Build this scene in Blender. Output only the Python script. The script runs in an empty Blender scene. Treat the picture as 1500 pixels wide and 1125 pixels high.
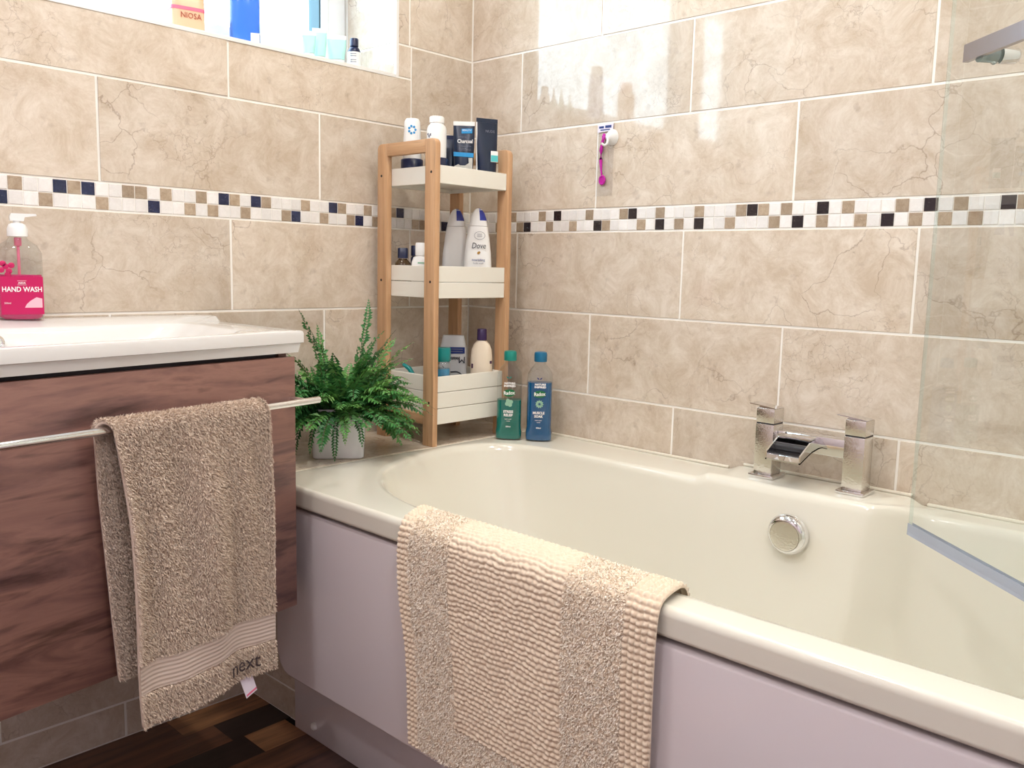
import bpy, bmesh, math, random
from mathutils import Vector, Matrix, noise

random.seed(7)
S = bpy.context.scene
C = S.collection
R = math.radians
PI = math.pi

# ------------------------------------------------------------------ camera
cam_d = bpy.data.cameras.new('camera')
cam = bpy.data.objects.new('camera', cam_d)
C.objects.link(cam)
S.camera = cam
_yaw, _pit, _rol = 0.751957, -0.130635, 0.023158
_fw = Vector((-math.sin(_yaw) * math.cos(_pit), math.cos(_yaw) * math.cos(_pit), math.sin(_pit)))
_rt = Vector((math.cos(_yaw), math.sin(_yaw), 0))
_up = _rt.cross(_fw)
_rt2 = _rt * math.cos(_rol) + _up * math.sin(_rol)
_up2 = -_rt * math.sin(_rol) + _up * math.cos(_rol)
_m = Matrix((_rt2, _up2, -_fw)).transposed().to_4x4()
_m.translation = Vector((1.7753, -1.7128, 1.0004))
cam.matrix_world = _m
cam_d.sensor_width = 36.0
cam_d.lens = 36.0 * 1288.66 / 1500.0
cam_d.clip_start = 0.02

# ------------------------------------------------------------------ world, exposure
W = bpy.data.worlds.new('daylight')
S.world = W
W.use_nodes = True
_bg = W.node_tree.nodes['Background']
_bg.inputs['Color'].default_value = (0.68, 0.87, 1.0, 1)
_bg.inputs['Strength'].default_value = 8.8
S.view_settings.view_transform = 'Standard'
S.view_settings.look = 'None'
S.view_settings.gamma = 1.0
S.view_settings.use_curve_mapping = False
S.view_settings.exposure = 0.08

ROOM_X, ROOM_Y, CEIL = 2.55, -2.65, 2.36
ALCOVE_X = 1.95
# ceiling lamps: (x, y, power W, colour)
LAMP_AT = ['over the bathtub near the window wall', 'over the bath taps', 'above the vanity unit', 'above the middle of the room floor', 'near the wall facing the bathtub']
LAMPS = [(0.60, -0.62, 5.0, (1.0, 0.90, 0.76)),
         (1.40, -0.62, 6.0, (1.0, 0.90, 0.76)),
         (0.80, -1.45, 8.2, (1.0, 0.95, 0.94)),
         (1.85, -1.45, 8.2, (1.0, 0.95, 0.94)),
         (1.30, -2.25, 8.0, (1.0, 0.95, 0.94))]

# ------------------------------------------------------------------ helpers
def tag(o, label=None, cat=None, group=None, kind=None):
    if label: o['label'] = label
    if cat: o['category'] = cat
    if group: o['group'] = group
    if kind: o['kind'] = kind
    return o

def link(o, parent=None):
    C.objects.link(o)
    if parent is not None:
        o.parent = parent
    return o

def thing(name, label, cat, loc=(0, 0, 0), rotz=0.0, group=None):
    o = bpy.data.objects.new(name, None)
    o.empty_display_size = 0.05
    o.location = loc
    o.rotation_euler = (0, 0, rotz)
    link(o)
    return tag(o, label, cat, group)

def mesh(name, verts, faces, mat, parent=None, smooth=False, loc=None, rot=None):
    me = bpy.data.meshes.new(name)
    me.from_pydata([tuple(v) for v in verts], [], faces)
    me.update()
    if smooth:
        me.polygons.foreach_set('use_smooth', [True] * len(me.polygons))
    mats = mat if isinstance(mat, (list, tuple)) else [mat]
    for m in mats:
        me.materials.append(m)
    o = bpy.data.objects.new(name, me)
    if loc is not None: o.location = loc
    if rot is not None: o.rotation_euler = rot
    return link(o, parent)

def bm_obj(name, bm, mat, parent=None, smooth=False, loc=None, rot=None, autosmooth=None):
    bmesh.ops.recalc_face_normals(bm, faces=bm.faces[:])
    me = bpy.data.meshes.new(name)
    bm.to_mesh(me)
    bm.free()
    if smooth:
        me.polygons.foreach_set('use_smooth', [True] * len(me.polygons))
    if autosmooth is not None:
        me.polygons.foreach_set('use_smooth', [True] * len(me.polygons))
        me.set_sharp_from_angle(angle=R(autosmooth))
    me.materials.append(mat)
    o = bpy.data.objects.new(name, me)
    if loc is not None: o.location = loc
    if rot is not None: o.rotation_euler = rot
    return link(o, parent)

def add_box(bm, x0, x1, y0, y1, z0, z1, bev=0.0, seg=2, rz=0.0):
    r = bmesh.ops.create_cube(bm, size=1.0)
    vs = r['verts']
    M = Matrix.Translation(((x0 + x1) / 2, (y0 + y1) / 2, (z0 + z1) / 2)) @ Matrix.Rotation(rz, 4, 'Z') @ Matrix.Diagonal((x1 - x0, y1 - y0, z1 - z0, 1))
    bmesh.ops.transform(bm, matrix=M, verts=vs)
    if bev > 0:
        es = list({e for v in vs for e in v.link_edges})
        bmesh.ops.bevel(bm, geom=es, offset=bev, segments=seg, profile=0.5, affect='EDGES')

def box(name, x0, x1, y0, y1, z0, z1, mat, parent=None, bev=0.0, seg=2, loc=None, rot=None):
    bm = bmesh.new()
    add_box(bm, x0, x1, y0, y1, z0, z1, bev, seg)
    return bm_obj(name, bm, mat, parent, loc=loc, rot=rot, autosmooth=40 if bev > 0 else None)

def loft(name, rings, mat, parent=None, n=32, cap0=True, cap1=True, loc=None, rot=None, sharp=50):
    """rings: (z, half_x, half_y, exponent, cx, cy); superellipse sections stacked along z"""
    vs, fs = [], []
    for rg in rings:
        z, a, b = rg[:3]
        e = rg[3] if len(rg) > 3 else 2.0
        cx = rg[4] if len(rg) > 4 else 0.0
        cy = rg[5] if len(rg) > 5 else 0.0
        for i in range(n):
            t = 2 * PI * (i + 0.5) / n
            c, s = math.cos(t), math.sin(t)
            vs.append((cx + a * math.copysign(abs(c) ** (2 / e), c), cy + b * math.copysign(abs(s) ** (2 / e), s), z))
    for k in range(len(rings) - 1):
        for i in range(n):
            j = (i + 1) % n
            fs.append((k * n + i, k * n + j, (k + 1) * n + j, (k + 1) * n + i))
    if cap0: fs.append(tuple(range(n - 1, -1, -1)))
    if cap1: fs.append(tuple((len(rings) - 1) * n + i for i in range(n)))
    o = mesh(name, vs, fs, mat, parent, smooth=True, loc=loc, rot=rot)
    o.data.set_sharp_from_angle(angle=R(sharp))
    return o

def tube_mesh(bm, pts, rad, n=8, cap=True):
    """tube through pts, rad a number or a list"""
    pts = [Vector(p) for p in pts]
    rings = []
    for i, p in enumerate(pts):
        t = (pts[min(i + 1, len(pts) - 1)] - pts[max(i - 1, 0)]).normalized()
        a = t.cross(Vector((0, 0, 1)))
        if a.length < 1e-4: a = t.cross(Vector((0, 1, 0)))
        a.normalize()
        b = t.cross(a).normalized()
        r = rad[i] if isinstance(rad, (list, tuple)) else rad
        rings.append([bm.verts.new(p + (a * math.cos(2 * PI * k / n) + b * math.sin(2 * PI * k / n)) * r) for k in range(n)])
    for i in range(len(rings) - 1):
        for k in range(n):
            bm.faces.new((rings[i][k], rings[i][(k + 1) % n], rings[i + 1][(k + 1) % n], rings[i + 1][k]))
    if cap:
        bm.faces.new(rings[0][::-1])
        bm.faces.new(rings[-1])

def tube(name, pts, rad, mat, parent=None, n=10):
    bm = bmesh.new()
    tube_mesh(bm, pts, rad, n)
    return bm_obj(name, bm, mat, parent, autosmooth=50)

def prism(name, poly, depth, mat, parent=None, plane='xz', off=0.0, loc=None, rot=None):
    """flat outline (list of 2-D points) given a thickness"""
    n = len(poly)
    def P3(p, d):
        if plane == 'xz': return (p[0], d, p[1])
        if plane == 'yz': return (d, p[0], p[1])
        return (p[0], p[1], d)
    vs = [P3(p, off) for p in poly] + [P3(p, off + depth) for p in poly]
    fs = [tuple(range(n)), tuple(range(2 * n - 1, n - 1, -1))]
    for i in range(n):
        j = (i + 1) % n
        fs.append((i, i + n, j + n, j))
    bm = bmesh.new()
    bvs = [bm.verts.new(v) for v in vs]
    for f in fs: bm.faces.new([bvs[i] for i in f])
    return bm_obj(name, bm, mat, parent, loc=loc, rot=rot)

def text(name, s, size, loc, mat, parent, rot=(PI / 2, 0, 0), sx=1.0, thick=0.0003, bold=0.0, bend=0.0, shear=0.0):
    """printed lettering as thin geometry; faces local -Y by default"""
    cu = bpy.data.curves.new(name, 'FONT')
    cu.body = s
    cu.size = size
    cu.align_x = 'CENTER'
    cu.align_y = 'CENTER'
    cu.extrude = thick
    cu.offset = bold
    cu.shear = shear
    cu.resolution_u = 2
    tmp = bpy.data.objects.new(name, cu)
    C.objects.link(tmp)
    dg = bpy.context.evaluated_depsgraph_get()
    dg.update()
    me = bpy.data.meshes.new_from_object(tmp.evaluated_get(dg))
    bpy.data.objects.remove(tmp)
    bpy.data.curves.remove(cu)
    me.materials.clear()
    me.materials.append(mat)
    for v in me.vertices:
        v.co.x *= sx
        if bend: v.co.z -= v.co.x ** 2 / (2 * bend)
    o = bpy.data.objects.new(name, me)
    o.location = loc
    o.rotation_euler = rot
    return link(o, parent)

# ------------------------------------------------------------------ materials
def new_mat(name):
    m = bpy.data.materials.new(name)
    m.use_nodes = True
    nt = m.node_tree
    return m, nt, nt.nodes['Principled BSDF']

def srgb(r, g, b):
    f = lambda c: (c / 255 / 12.92) if c / 255 <= 0.04045 else ((c / 255 + 0.055) / 1.055) ** 2.4
    return (f(r), f(g), f(b), 1)

def plain(name, col, rough=0.4, metal=0.0, coat=0.0, bump=0.0, bscale=60.0, var=0.06, vscale=8.0, trans=0.0, sheen=0.0, sss=0.0, spec=0.5):
    m, nt, b = new_mat(name)
    tc = nt.nodes.new('ShaderNodeTexCoord')
    nz = nt.nodes.new('ShaderNodeTexNoise')
    nz.inputs['Scale'].default_value = vscale
    nz.inputs['Detail'].default_value = 4
    nt.links.new(tc.outputs['Object'], nz.inputs['Vector'])
    mx = nt.nodes.new('ShaderNodeMix'); mx.data_type = 'RGBA'
    mx.inputs[6].default_value = tuple(c * (1 - var) for c in col[:3]) + (1,)
    mx.inputs[7].default_value = tuple(min(1, c * (1 + var)) for c in col[:3]) + (1,)
    nt.links.new(nz.outputs['Fac'], mx.inputs[0])
    nt.links.new(mx.outputs[2], b.inputs['Base Color'])
    b.inputs['Roughness'].default_value = rough
    b.inputs['Metallic'].default_value = metal
    b.inputs['Coat Weight'].default_value = coat
    b.inputs['Coat Roughness'].default_value = 0.08
    b.inputs['Transmission Weight'].default_value = trans
    b.inputs['Sheen Weight'].default_value = sheen
    b.inputs['Specular IOR Level'].default_value = spec
    if sss:
        b.inputs['Subsurface Weight'].default_value = sss
        b.inputs['Subsurface Radius'].default_value = (0.01, 0.008, 0.006)
    if bump:
        n2 = nt.nodes.new('ShaderNodeTexNoise')
        n2.inputs['Scale'].default_value = bscale
        n2.inputs['Detail'].default_value = 5
        nt.links.new(tc.outputs['Object'], n2.inputs['Vector'])
        bp = nt.nodes.new('ShaderNodeBump')
        bp.inputs['Strength'].default_value = bump
        bp.inputs['Distance'].default_value = 0.002
        nt.links.new(n2.outputs['Fac'], bp.inputs['Height'])
        nt.links.new(bp.outputs['Normal'], b.inputs['Normal'])
    return m

def clear(name, tint, ior=1.45, rough=0.02, boost=1.0):
    """thin clear plastic or glass: see-through with a Fresnel sheen"""
    m, nt, b = new_mat(name)
    nt.nodes.remove(b)
    out = nt.nodes['Material Output']
    tr = nt.nodes.new('ShaderNodeBsdfTransparent'); tr.inputs['Color'].default_value = tint
    gl = nt.nodes.new('ShaderNodeBsdfGlossy'); gl.inputs['Roughness'].default_value = rough
    fr = nt.nodes.new('ShaderNodeFresnel'); fr.inputs['IOR'].default_value = ior
    mu = nt.nodes.new('ShaderNodeMath'); mu.operation = 'MULTIPLY'; mu.inputs[1].default_value = boost
    mx = nt.nodes.new('ShaderNodeMixShader')
    ge = nt.nodes.new('ShaderNodeNewGeometry')
    inv = nt.nodes.new('ShaderNodeMath'); inv.operation = 'SUBTRACT'; inv.inputs[0].default_value = 1.0
    nt.links.new(ge.outputs['Backfacing'], inv.inputs[1])
    m2 = nt.nodes.new('ShaderNodeMath'); m2.operation = 'MULTIPLY'
    nt.links.new(fr.outputs[0], mu.inputs[0])
    nt.links.new(mu.outputs[0], m2.inputs[0])
    nt.links.new(inv.outputs[0], m2.inputs[1])
    nt.links.new(m2.outputs[0], mx.inputs[0])
    nt.links.new(tr.outputs[0], mx.inputs[1])
    nt.links.new(gl.outputs[0], mx.inputs[2])
    nt.links.new(mx.outputs[0], out.inputs['Surface'])
    return m

def ramp(nt, stops):
    r = nt.nodes.new('ShaderNodeValToRGB')
    els = r.color_ramp.elements
    while len(els) < len(stops): els.new(0.5)
    for e, (p, c) in zip(els, stops):
        e.position = p
        e.color = c
    return r

def marble(name, light, mid, dark, scale=1.0, vein=1.0, rough=0.10, tint_var=0.10):
    """cream marble-look glazed tile; every tile object shows its own piece of the pattern"""
    m, nt, b = new_mat(name)
    N, L = nt.nodes.new, nt.links.new
    tc = N('ShaderNodeTexCoord')
    oi = N('ShaderNodeObjectInfo')
    cmb = N('ShaderNodeCombineXYZ')
    for i, k in enumerate((37.0, 91.0, 53.0)):
        mm = N('ShaderNodeMath'); mm.operation = 'MULTIPLY'; mm.inputs[1].default_value = k
        L(oi.outputs['Random'], mm.inputs[0]); L(mm.outputs[0], cmb.inputs[i])
    ad = N('ShaderNodeVectorMath'); ad.operation = 'ADD'
    L(tc.outputs['Object'], ad.inputs[0]); L(cmb.outputs[0], ad.inputs[1])
    sc = N('ShaderNodeVectorMath'); sc.operation = 'SCALE'; sc.inputs['Scale'].default_value = scale
    L(ad.outputs[0], sc.inputs[0])
    n1 = N('ShaderNodeTexNoise'); n1.inputs['Scale'].default_value = 13.0; n1.inputs['Detail'].default_value = 12; n1.inputs['Roughness'].default_value = 0.82; n1.inputs['Distortion'].default_value = 0.5
    L(sc.outputs[0], n1.inputs['Vector'])
    r1 = ramp(nt, [(0.38, mid), (0.50, tuple((mid[i] + light[i]) / 2 for i in range(3)) + (1,)), (0.62, light)])
    L(n1.outputs['Fac'], r1.inputs[0])
    # fine cracks: warped cell borders shown only in patches
    n2 = N('ShaderNodeTexNoise'); n2.inputs['Scale'].default_value = 7.0; n2.inputs['Detail'].default_value = 6
    L(sc.outputs[0], n2.inputs['Vector'])
    wv = N('ShaderNodeVectorMath'); wv.operation = 'SCALE'; wv.inputs['Scale'].default_value = 0.22
    L(n2.outputs['Color'], wv.inputs[0])
    ad2 = N('ShaderNodeVectorMath'); ad2.operation = 'ADD'
    L(sc.outputs[0], ad2.inputs[0]); L(wv.outputs[0], ad2.inputs[1])
    vo = N('ShaderNodeTexVoronoi'); vo.feature = 'DISTANCE_TO_EDGE'; vo.inputs['Scale'].default_value = 9.0
    L(ad2.outputs[0], vo.inputs['Vector'])
    r2 = ramp(nt, [(0.0, (1, 1, 1, 1)), (0.015, (0, 0, 0, 1))])
    L(vo.outputs['Distance'], r2.inputs[0])
    n3 = N('ShaderNodeTexNoise'); n3.inputs['Scale'].default_value = 4.0; n3.inputs['Detail'].default_value = 3
    L(ad2.outputs[0], n3.inputs['Vector'])
    r3 = ramp(nt, [(0.49, (0, 0, 0, 1)), (0.64, (1, 1, 1, 1))])
    L(n3.outputs['Fac'], r3.inputs[0])
    # a second, finer net of hairlines
    wv2 = N('ShaderNodeVectorMath'); wv2.operation = 'SCALE'; wv2.inputs['Scale'].default_value = 0.10
    n5 = N('ShaderNodeTexNoise'); n5.inputs['Scale'].default_value = 24.0; n5.inputs['Detail'].default_value = 5
    L(sc.outputs[0], n5.inputs['Vector']); L(n5.outputs['Color'], wv2.inputs[0])
    ad3 = N('ShaderNodeVectorMath'); ad3.operation = 'ADD'
    L(sc.outputs[0], ad3.inputs[0]); L(wv2.outputs[0], ad3.inputs[1])
    vo2 = N('ShaderNodeTexVoronoi'); vo2.feature = 'DISTANCE_TO_EDGE'; vo2.inputs['Scale'].default_value = 27.0
    L(ad3.outputs[0], vo2.inputs['Vector'])
    r5 = ramp(nt, [(0.0, (0.7, 0.7, 0.7, 1)), (0.035, (0, 0, 0, 1))])
    L(vo2.outputs['Distance'], r5.inputs[0])
    n6 = N('ShaderNodeTexNoise'); n6.inputs['Scale'].default_value = 6.0; n6.inputs['Detail'].default_value = 4
    L(ad3.outputs[0], n6.inputs['Vector'])
    r6 = ramp(nt, [(0.54, (0, 0, 0, 1)), (0.66, (1, 1, 1, 1))])
    L(n6.outputs['Fac'], r6.inputs[0])
    mfi = N('ShaderNodeMath'); mfi.operation = 'MULTIPLY'
    L(r5.outputs[0], mfi.inputs[0]); L(r6.outputs[0], mfi.inputs[1])
    mco = N('ShaderNodeMath'); mco.operation = 'MULTIPLY'
    L(r2.outputs[0], mco.inputs[0]); L(r3.outputs[0], mco.inputs[1])
    mu = N('ShaderNodeMath'); mu.operation = 'MAXIMUM'
    L(mco.outputs[0], mu.inputs[0]); L(mfi.outputs[0], mu.inputs[1])
    mu2 = N('ShaderNodeMath'); mu2.operation = 'MULTIPLY'; mu2.inputs[1].default_value = 0.55 * vein
    L(mu.outputs[0], mu2.inputs[0])
    mx = N('ShaderNodeMix'); mx.data_type = 'RGBA'
    L(mu2.outputs[0], mx.inputs[0]); L(r1.outputs[0], mx.inputs[6]); mx.inputs[7].default_value = dark
    # small soft stains
    n4 = N('ShaderNodeTexNoise'); n4.inputs['Scale'].default_value = 38.0; n4.inputs['Detail'].default_value = 5
    L(sc.outputs[0], n4.inputs['Vector'])
    r4 = ramp(nt, [(0.62, (0, 0, 0, 1)), (0.80, (0.34, 0.34, 0.34, 1))])
    L(n4.outputs['Fac'], r4.inputs[0])
    mx2 = N('ShaderNodeMix'); mx2.data_type = 'RGBA'
    L(r4.outputs[0], mx2.inputs[0]); L(mx.outputs[2], mx2.inputs[6]); mx2.inputs[7].default_value = dark
    # slight tone difference from tile to tile
    hv = N('ShaderNodeHueSaturation')
    mr = N('ShaderNodeMapRange'); mr.inputs['To Min'].default_value = 1 - tint_var; mr.inputs['To Max'].default_value = 1 + tint_var * 0.5
    L(oi.outputs['Random'], mr.inputs['Value']); L(mr.outputs[0], hv.inputs['Value'])
    L(mx2.outputs[2], hv.inputs['Color'])
    L(hv.outputs[0], b.inputs['Base Color'])
    b.inputs['Roughness'].default_value = rough
    b.inputs['Specular IOR Level'].default_value = 0.5
    return m

def wood(name, cols, axis=1, stretch=14.0, scale=2.0, rough=0.35, per_obj=True, lines=0.5, tilt=0.0, along=1.0):
    """grain running along one object axis"""
    m, nt, b = new_mat(name)
    N, L = nt.nodes.new, nt.links.new
    tc = N('ShaderNodeTexCoord')
    mp = N('ShaderNodeMapping')
    scv = [stretch] * 3
    scv[axis] = along
    mp.inputs['Scale'].default_value = scv
    mp.inputs['Rotation'].default_value = (R(tilt), 0, 0)
    ad = N('ShaderNodeVectorMath'); ad.operation = 'ADD'
    oi = N('ShaderNodeObjectInfo')
    cm = N('ShaderNodeCombineXYZ')
    mm = N('ShaderNodeMath'); mm.operation = 'MULTIPLY'; mm.inputs[1].default_value = 29.0 if per_obj else 0.0
    L(oi.outputs['Random'], mm.inputs[0])
    for i in range(3): L(mm.outputs[0], cm.inputs[i])
    L(tc.outputs['Object'], ad.inputs[0]); L(cm.outputs[0], ad.inputs[1]); L(ad.outputs[0], mp.inputs['Vector'])
    n1 = N('ShaderNodeTexNoise'); n1.inputs['Scale'].default_value = scale; n1.inputs['Detail'].default_value = 7; n1.inputs['Distortion'].default_value = 0.7; n1.inputs['Roughness'].default_value = 0.6
    L(mp.outputs[0], n1.inputs['Vector'])
    k = len(cols)
    r1 = ramp(nt, [(0.30 + 0.40 * i / (k - 1), c) for i, c in enumerate(cols)])
    L(n1.outputs['Fac'], r1.inputs[0])
    n2 = N('ShaderNodeTexNoise'); n2.inputs['Scale'].default_value = scale * 3.1; n2.inputs['Detail'].default_value = 3; n2.inputs['Distortion'].default_value = 0.3
    L(mp.outputs[0], n2.inputs['Vector'])
    r2 = ramp(nt, [(0.30, (1 - lines, 1 - lines, 1 - lines, 1)), (0.44, (1, 1, 1, 1))])
    L(n2.outputs['Fac'], r2.inputs[0])
    mx = N('ShaderNodeMix'); mx.data_type = 'RGBA'; mx.blend_type = 'MULTIPLY'; mx.inputs[0].default_value = 1.0
    L(r1.outputs[0], mx.inputs[6]); L(r2.outputs[0], mx.inputs[7])
    L(mx.outputs[2], b.inputs['Base Color'])
    b.inputs['Roughness'].default_value = rough
    return m

def fibre(name, c0, c1, rough=0.9):
    """towelling: each tuft (mesh island) has its own tone"""
    m, nt, b = new_mat(name)
    g = nt.nodes.new('ShaderNodeNewGeometry')
    r = ramp(nt, [(0.0, c0), (1.0, c1)])
    nt.links.new(g.outputs['Random Per Island'], r.inputs[0])
    nt.links.new(r.outputs[0], b.inputs['Base Color'])
    b.inputs['Roughness'].default_value = rough
    b.inputs['Sheen Weight'].default_value = 0.3
    b.inputs['Specular IOR Level'].default_value = 0.15
    return m

M = {}
M['tile'] = marble('cream_marble_tile', srgb(227, 216, 202), srgb(201, 184, 163), srgb(128, 102, 82), vein=0.95, rough=0.045)
M['grout'] = plain('pale_grout', srgb(246, 243, 236), 0.8, bump=0.1, bscale=400)
M['mos_w'] = marble('white_mosaic', srgb(244, 242, 240), srgb(232, 229, 226), srgb(210, 205, 200), 3.0, 0.3, 0.15)
M['mos_b'] = marble('beige_mosaic', srgb(190, 172, 150), srgb(160, 140, 118), srgb(112, 92, 74), 5.0, 1.0, 0.12, 0.2)
M['mos_d'] = marble('dark_mosaic', srgb(48, 40, 44), srgb(30, 27, 34), srgb(150, 135, 120), 5.0, 0.6, 0.1)
M['mos_n'] = marble('navy_mosaic', srgb(44, 52, 88), srgb(28, 34, 64), srgb(150, 150, 160), 5.0, 0.6, 0.1)
M['white_trim'] = plain('white_trim', srgb(240, 240, 238), 0.35)
M['upvc'] = plain('white_upvc', srgb(236, 240, 244), 0.3)
M['gasket'] = plain('window_gasket', srgb(60, 90, 100), 0.6)
M['glass'] = clear('window_glass', (0.97, 0.99, 1.0, 1))
M['screen_glass'] = clear('screen_glass', (0.972, 0.986, 0.982, 1), 1.5, 0.0, 1.3)
M['glass_edge'] = clear('glass_edge', (0.95, 0.99, 0.99, 1), 1.5, 0.05, 5.0)
M['ceiling'] = plain('ceiling_paint', srgb(240, 238, 234), 0.9)
M['paint'] = plain('lilac_bounce_paint', srgb(220, 208, 212), 0.85)  # unseen walls, lilac picked to bounce pinkish light into view
M['bath'] = plain('white_acrylic', srgb(230, 227, 214), 0.16, coat=0.3, var=0.01)
M['panel'] = plain('bath_panel_acrylic', srgb(231, 224, 227), 0.14, coat=0.4, var=0.01)
M['ceramic'] = plain('white_ceramic', srgb(226, 226, 224), 0.10, coat=0.3, var=0.01)
M['seal'] = plain('silicone', srgb(236, 230, 214), 0.4)
M['chrome'] = plain('chrome', (0.80, 0.80, 0.81, 1), 0.06, 1.0, var=0.01)
M['chrome_wet'] = plain('spotted_chrome', (0.74, 0.72, 0.68, 1), 0.16, 1.0, bump=0.35, bscale=260, var=0.04)
M['chrome_dark'] = plain('dark_gap_and_reflection', (0.03, 0.03, 0.035, 1), 0.4)
M['vanity'] = wood('plum_walnut', [srgb(70, 46, 45), srgb(118, 86, 80), srgb(144, 107, 96), srgb(102, 72, 67)], 1, 12.0, 1.5, 0.38, False, 0.5, 2.0, 0.45)
M['vanity_gap'] = plain('shadow_gap_board', srgb(34, 30, 40), 0.6)
M['bamboo'] = wood('bamboo', [srgb(186, 143, 106), srgb(204, 162, 122), srgb(216, 176, 138)], 2, 22.0, 3.0, 0.45, True, 0.18)
M['bamboo_x'] = wood('bamboo_rail', [srgb(186, 143, 106), srgb(204, 162, 122), srgb(216, 176, 138)], 0, 22.0, 3.0, 0.45, True, 0.18)
M['tray'] = plain('white_painted_wood', srgb(240, 238, 228), 0.4, var=0.02)
M['screw'] = plain('screw_hole', (0.02, 0.015, 0.012, 1), 0.7)
M['plank'] = None
M['pot'] = plain('white_glazed_pot', srgb(242, 242, 245), 0.12, coat=0.4, var=0.02)
M['soil'] = plain('soil', srgb(40, 30, 22), 0.95, bump=0.8, bscale=90)
M['frond_stem'] = plain('frond_stem', srgb(86, 66, 40), 0.6)
M['white_plastic'] = plain('white_plastic', srgb(240, 241, 240), 0.3, var=0.02)
M['cream_plastic'] = plain('cream_plastic', srgb(240, 226, 205), 0.32, var=0.02)
M['navy'] = plain('navy_plastic', srgb(18, 32, 70), 0.3)
M['navy_tube'] = plain('navy_tube_plastic', srgb(20, 36, 62), 0.28, var=0.12, vscale=20)
M['purple'] = plain('purple_plastic', srgb(50, 28, 84), 0.3)
M['royal'] = plain('royal_blue_plastic', srgb(36, 50, 150), 0.3)
M['teal'] = plain('teal_plastic', srgb(10, 140, 140), 0.3)
M['teal_cap'] = plain('green_teal_cap', srgb(20, 140, 128), 0.3)
M['blue_cap'] = plain('blue_cap', srgb(14, 108, 150), 0.3)
M['aqua_liquid'] = plain('aqua_liquid', srgb(60, 170, 220), 0.15, trans=0.2)
M['liquid_green'] = plain('green_bath_liquid', srgb(0, 116, 106), 0.08, var=0.02)
M['liquid_blue'] = plain('blue_bath_liquid', srgb(0, 88, 140), 0.08, var=0.02)
M['liquid_pink'] = plain('pink_hand_wash', srgb(214, 20, 110), 0.10, var=0.02)
M['clear'] = clear('clear_plastic', (0.90, 0.915, 0.915, 1), 1.45, 0.04, 2.0)
M['amber'] = plain('amber_glass', srgb(112, 88, 58), 0.08, trans=0.5)
M['ink_white'] = plain('white_print', srgb(248, 248, 248), 0.5)
M['ink_grey'] = plain('grey_print', srgb(120, 124, 140), 0.5)
M['ink_dark'] = plain('dark_print', srgb(24, 28, 50), 0.5)
M['ink_green'] = plain('green_badge', srgb(10, 112, 64), 0.4)
M['ink_leaf'] = plain('pale_leaf_print', srgb(150, 196, 170), 0.5)
M['ink_blue'] = plain('bright_blue_print', srgb(40, 150, 214), 0.4)
M['ink_navy'] = plain('navy_print', srgb(20, 44, 120), 0.4)
M['ink_gold'] = plain('gold_print', srgb(176, 134, 60), 0.35)
M['ink_pink'] = plain('pink_print', srgb(236, 120, 150), 0.4)
M['label_pink'] = plain('magenta_label', srgb(196, 12, 92), 0.35)
M['pink_tool'] = plain('magenta_plastic', srgb(190, 30, 160), 0.25)
M['orange'] = plain('translucent_orange', srgb(252, 200, 164), 0.25, trans=0.1)
M['pale_aqua'] = plain('pale_aqua_tube', srgb(176, 232, 226), 0.3)
M['sill_blue'] = plain('deep_blue_bottle', srgb(60, 110, 190), 0.2, trans=0.4)
M['towel'] = fibre('taupe_towelling', srgb(202, 182, 165), srgb(242, 225, 206))
M['towel_base'] = plain('taupe_towel_weave', srgb(212, 193, 177), 0.95, sheen=0.3, spec=0.1)
M['towel_band'] = plain('taupe_woven_band', srgb(204, 188, 176), 0.7, sheen=0.2)
M['mat'] = fibre('beige_mat_tufts', srgb(244, 230, 210), srgb(255, 247, 234))
M['mat_base'] = plain('beige_mat_weave', srgb(231, 213, 190), 0.95, sheen=0.3, var=0.06, vscale=60, spec=0.1)
M['thread'] = plain('dark_thread', srgb(70, 60, 62), 0.8)
M['label_cloth'] = plain('white_care_label', srgb(232, 226, 240), 0.6)
M['lamp_glow'] = None

def leaf_mat():
    m, nt, b = new_mat('fern_leaf')
    oi = nt.nodes.new('ShaderNodeObjectInfo')
    g = nt.nodes.new('ShaderNodeNewGeometry')
    ad = nt.nodes.new('ShaderNodeMath'); ad.operation = 'MULTIPLY_ADD'
    ad.inputs[1].default_value = 0.25
    nt.links.new(g.outputs['Random Per Island'], ad.inputs[0])
    mm = nt.nodes.new('ShaderNodeMath'); mm.operation = 'MULTIPLY'; mm.inputs[1].default_value = 0.75
    nt.links.new(oi.outputs['Random'], mm.inputs[0]); nt.links.new(mm.outputs[0], ad.inputs[2])
    r = ramp(nt, [(0.0, srgb(34, 88, 50)), (0.45, srgb(62, 128, 66)), (0.8, srgb(104, 164, 84)), (1.0, srgb(146, 192, 108))])
    nt.links.new(ad.outputs[0], r.inputs[0])
    nt.links.new(r.outputs[0], b.inputs['Base Color'])
    b.inputs['Roughness'].default_value = 0.45
    b.inputs['Transmission Weight'].default_value = 0.0
    b.inputs['Subsurface Weight'].default_value = 0.0
    return m
M['leaf'] = leaf_mat()

def emit(name, col, s):
    m, nt, b = new_mat(name)
    b.inputs['Base Color'].default_value = (1, 1, 1, 1)
    b.inputs['Emission Color'].default_value = tuple(col) + (1,)
    b.inputs['Emission Strength'].default_value = s
    return m

# ------------------------------------------------------------------ the setting
# z of the tile courses (top edge of each course), measured from the floor
ZL2 = 1.3476
ZL1, ZL3, ZL4 = ZL2 + 0.2, ZL2 - 0.2, ZL2 - 0.2 - 0.0538
ZL5, ZL6 = ZL4 - 0.2, ZL4 - 0.4
TW = 0.506
D = 0.0014      # tiles stand proud of the grout by this much
G = 0.0050      # joint width

WIN_Y0, WIN_Y1, WIN_Z0, WIN_Z1 = -1.80, -0.265, 1.472, 2.12

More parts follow.
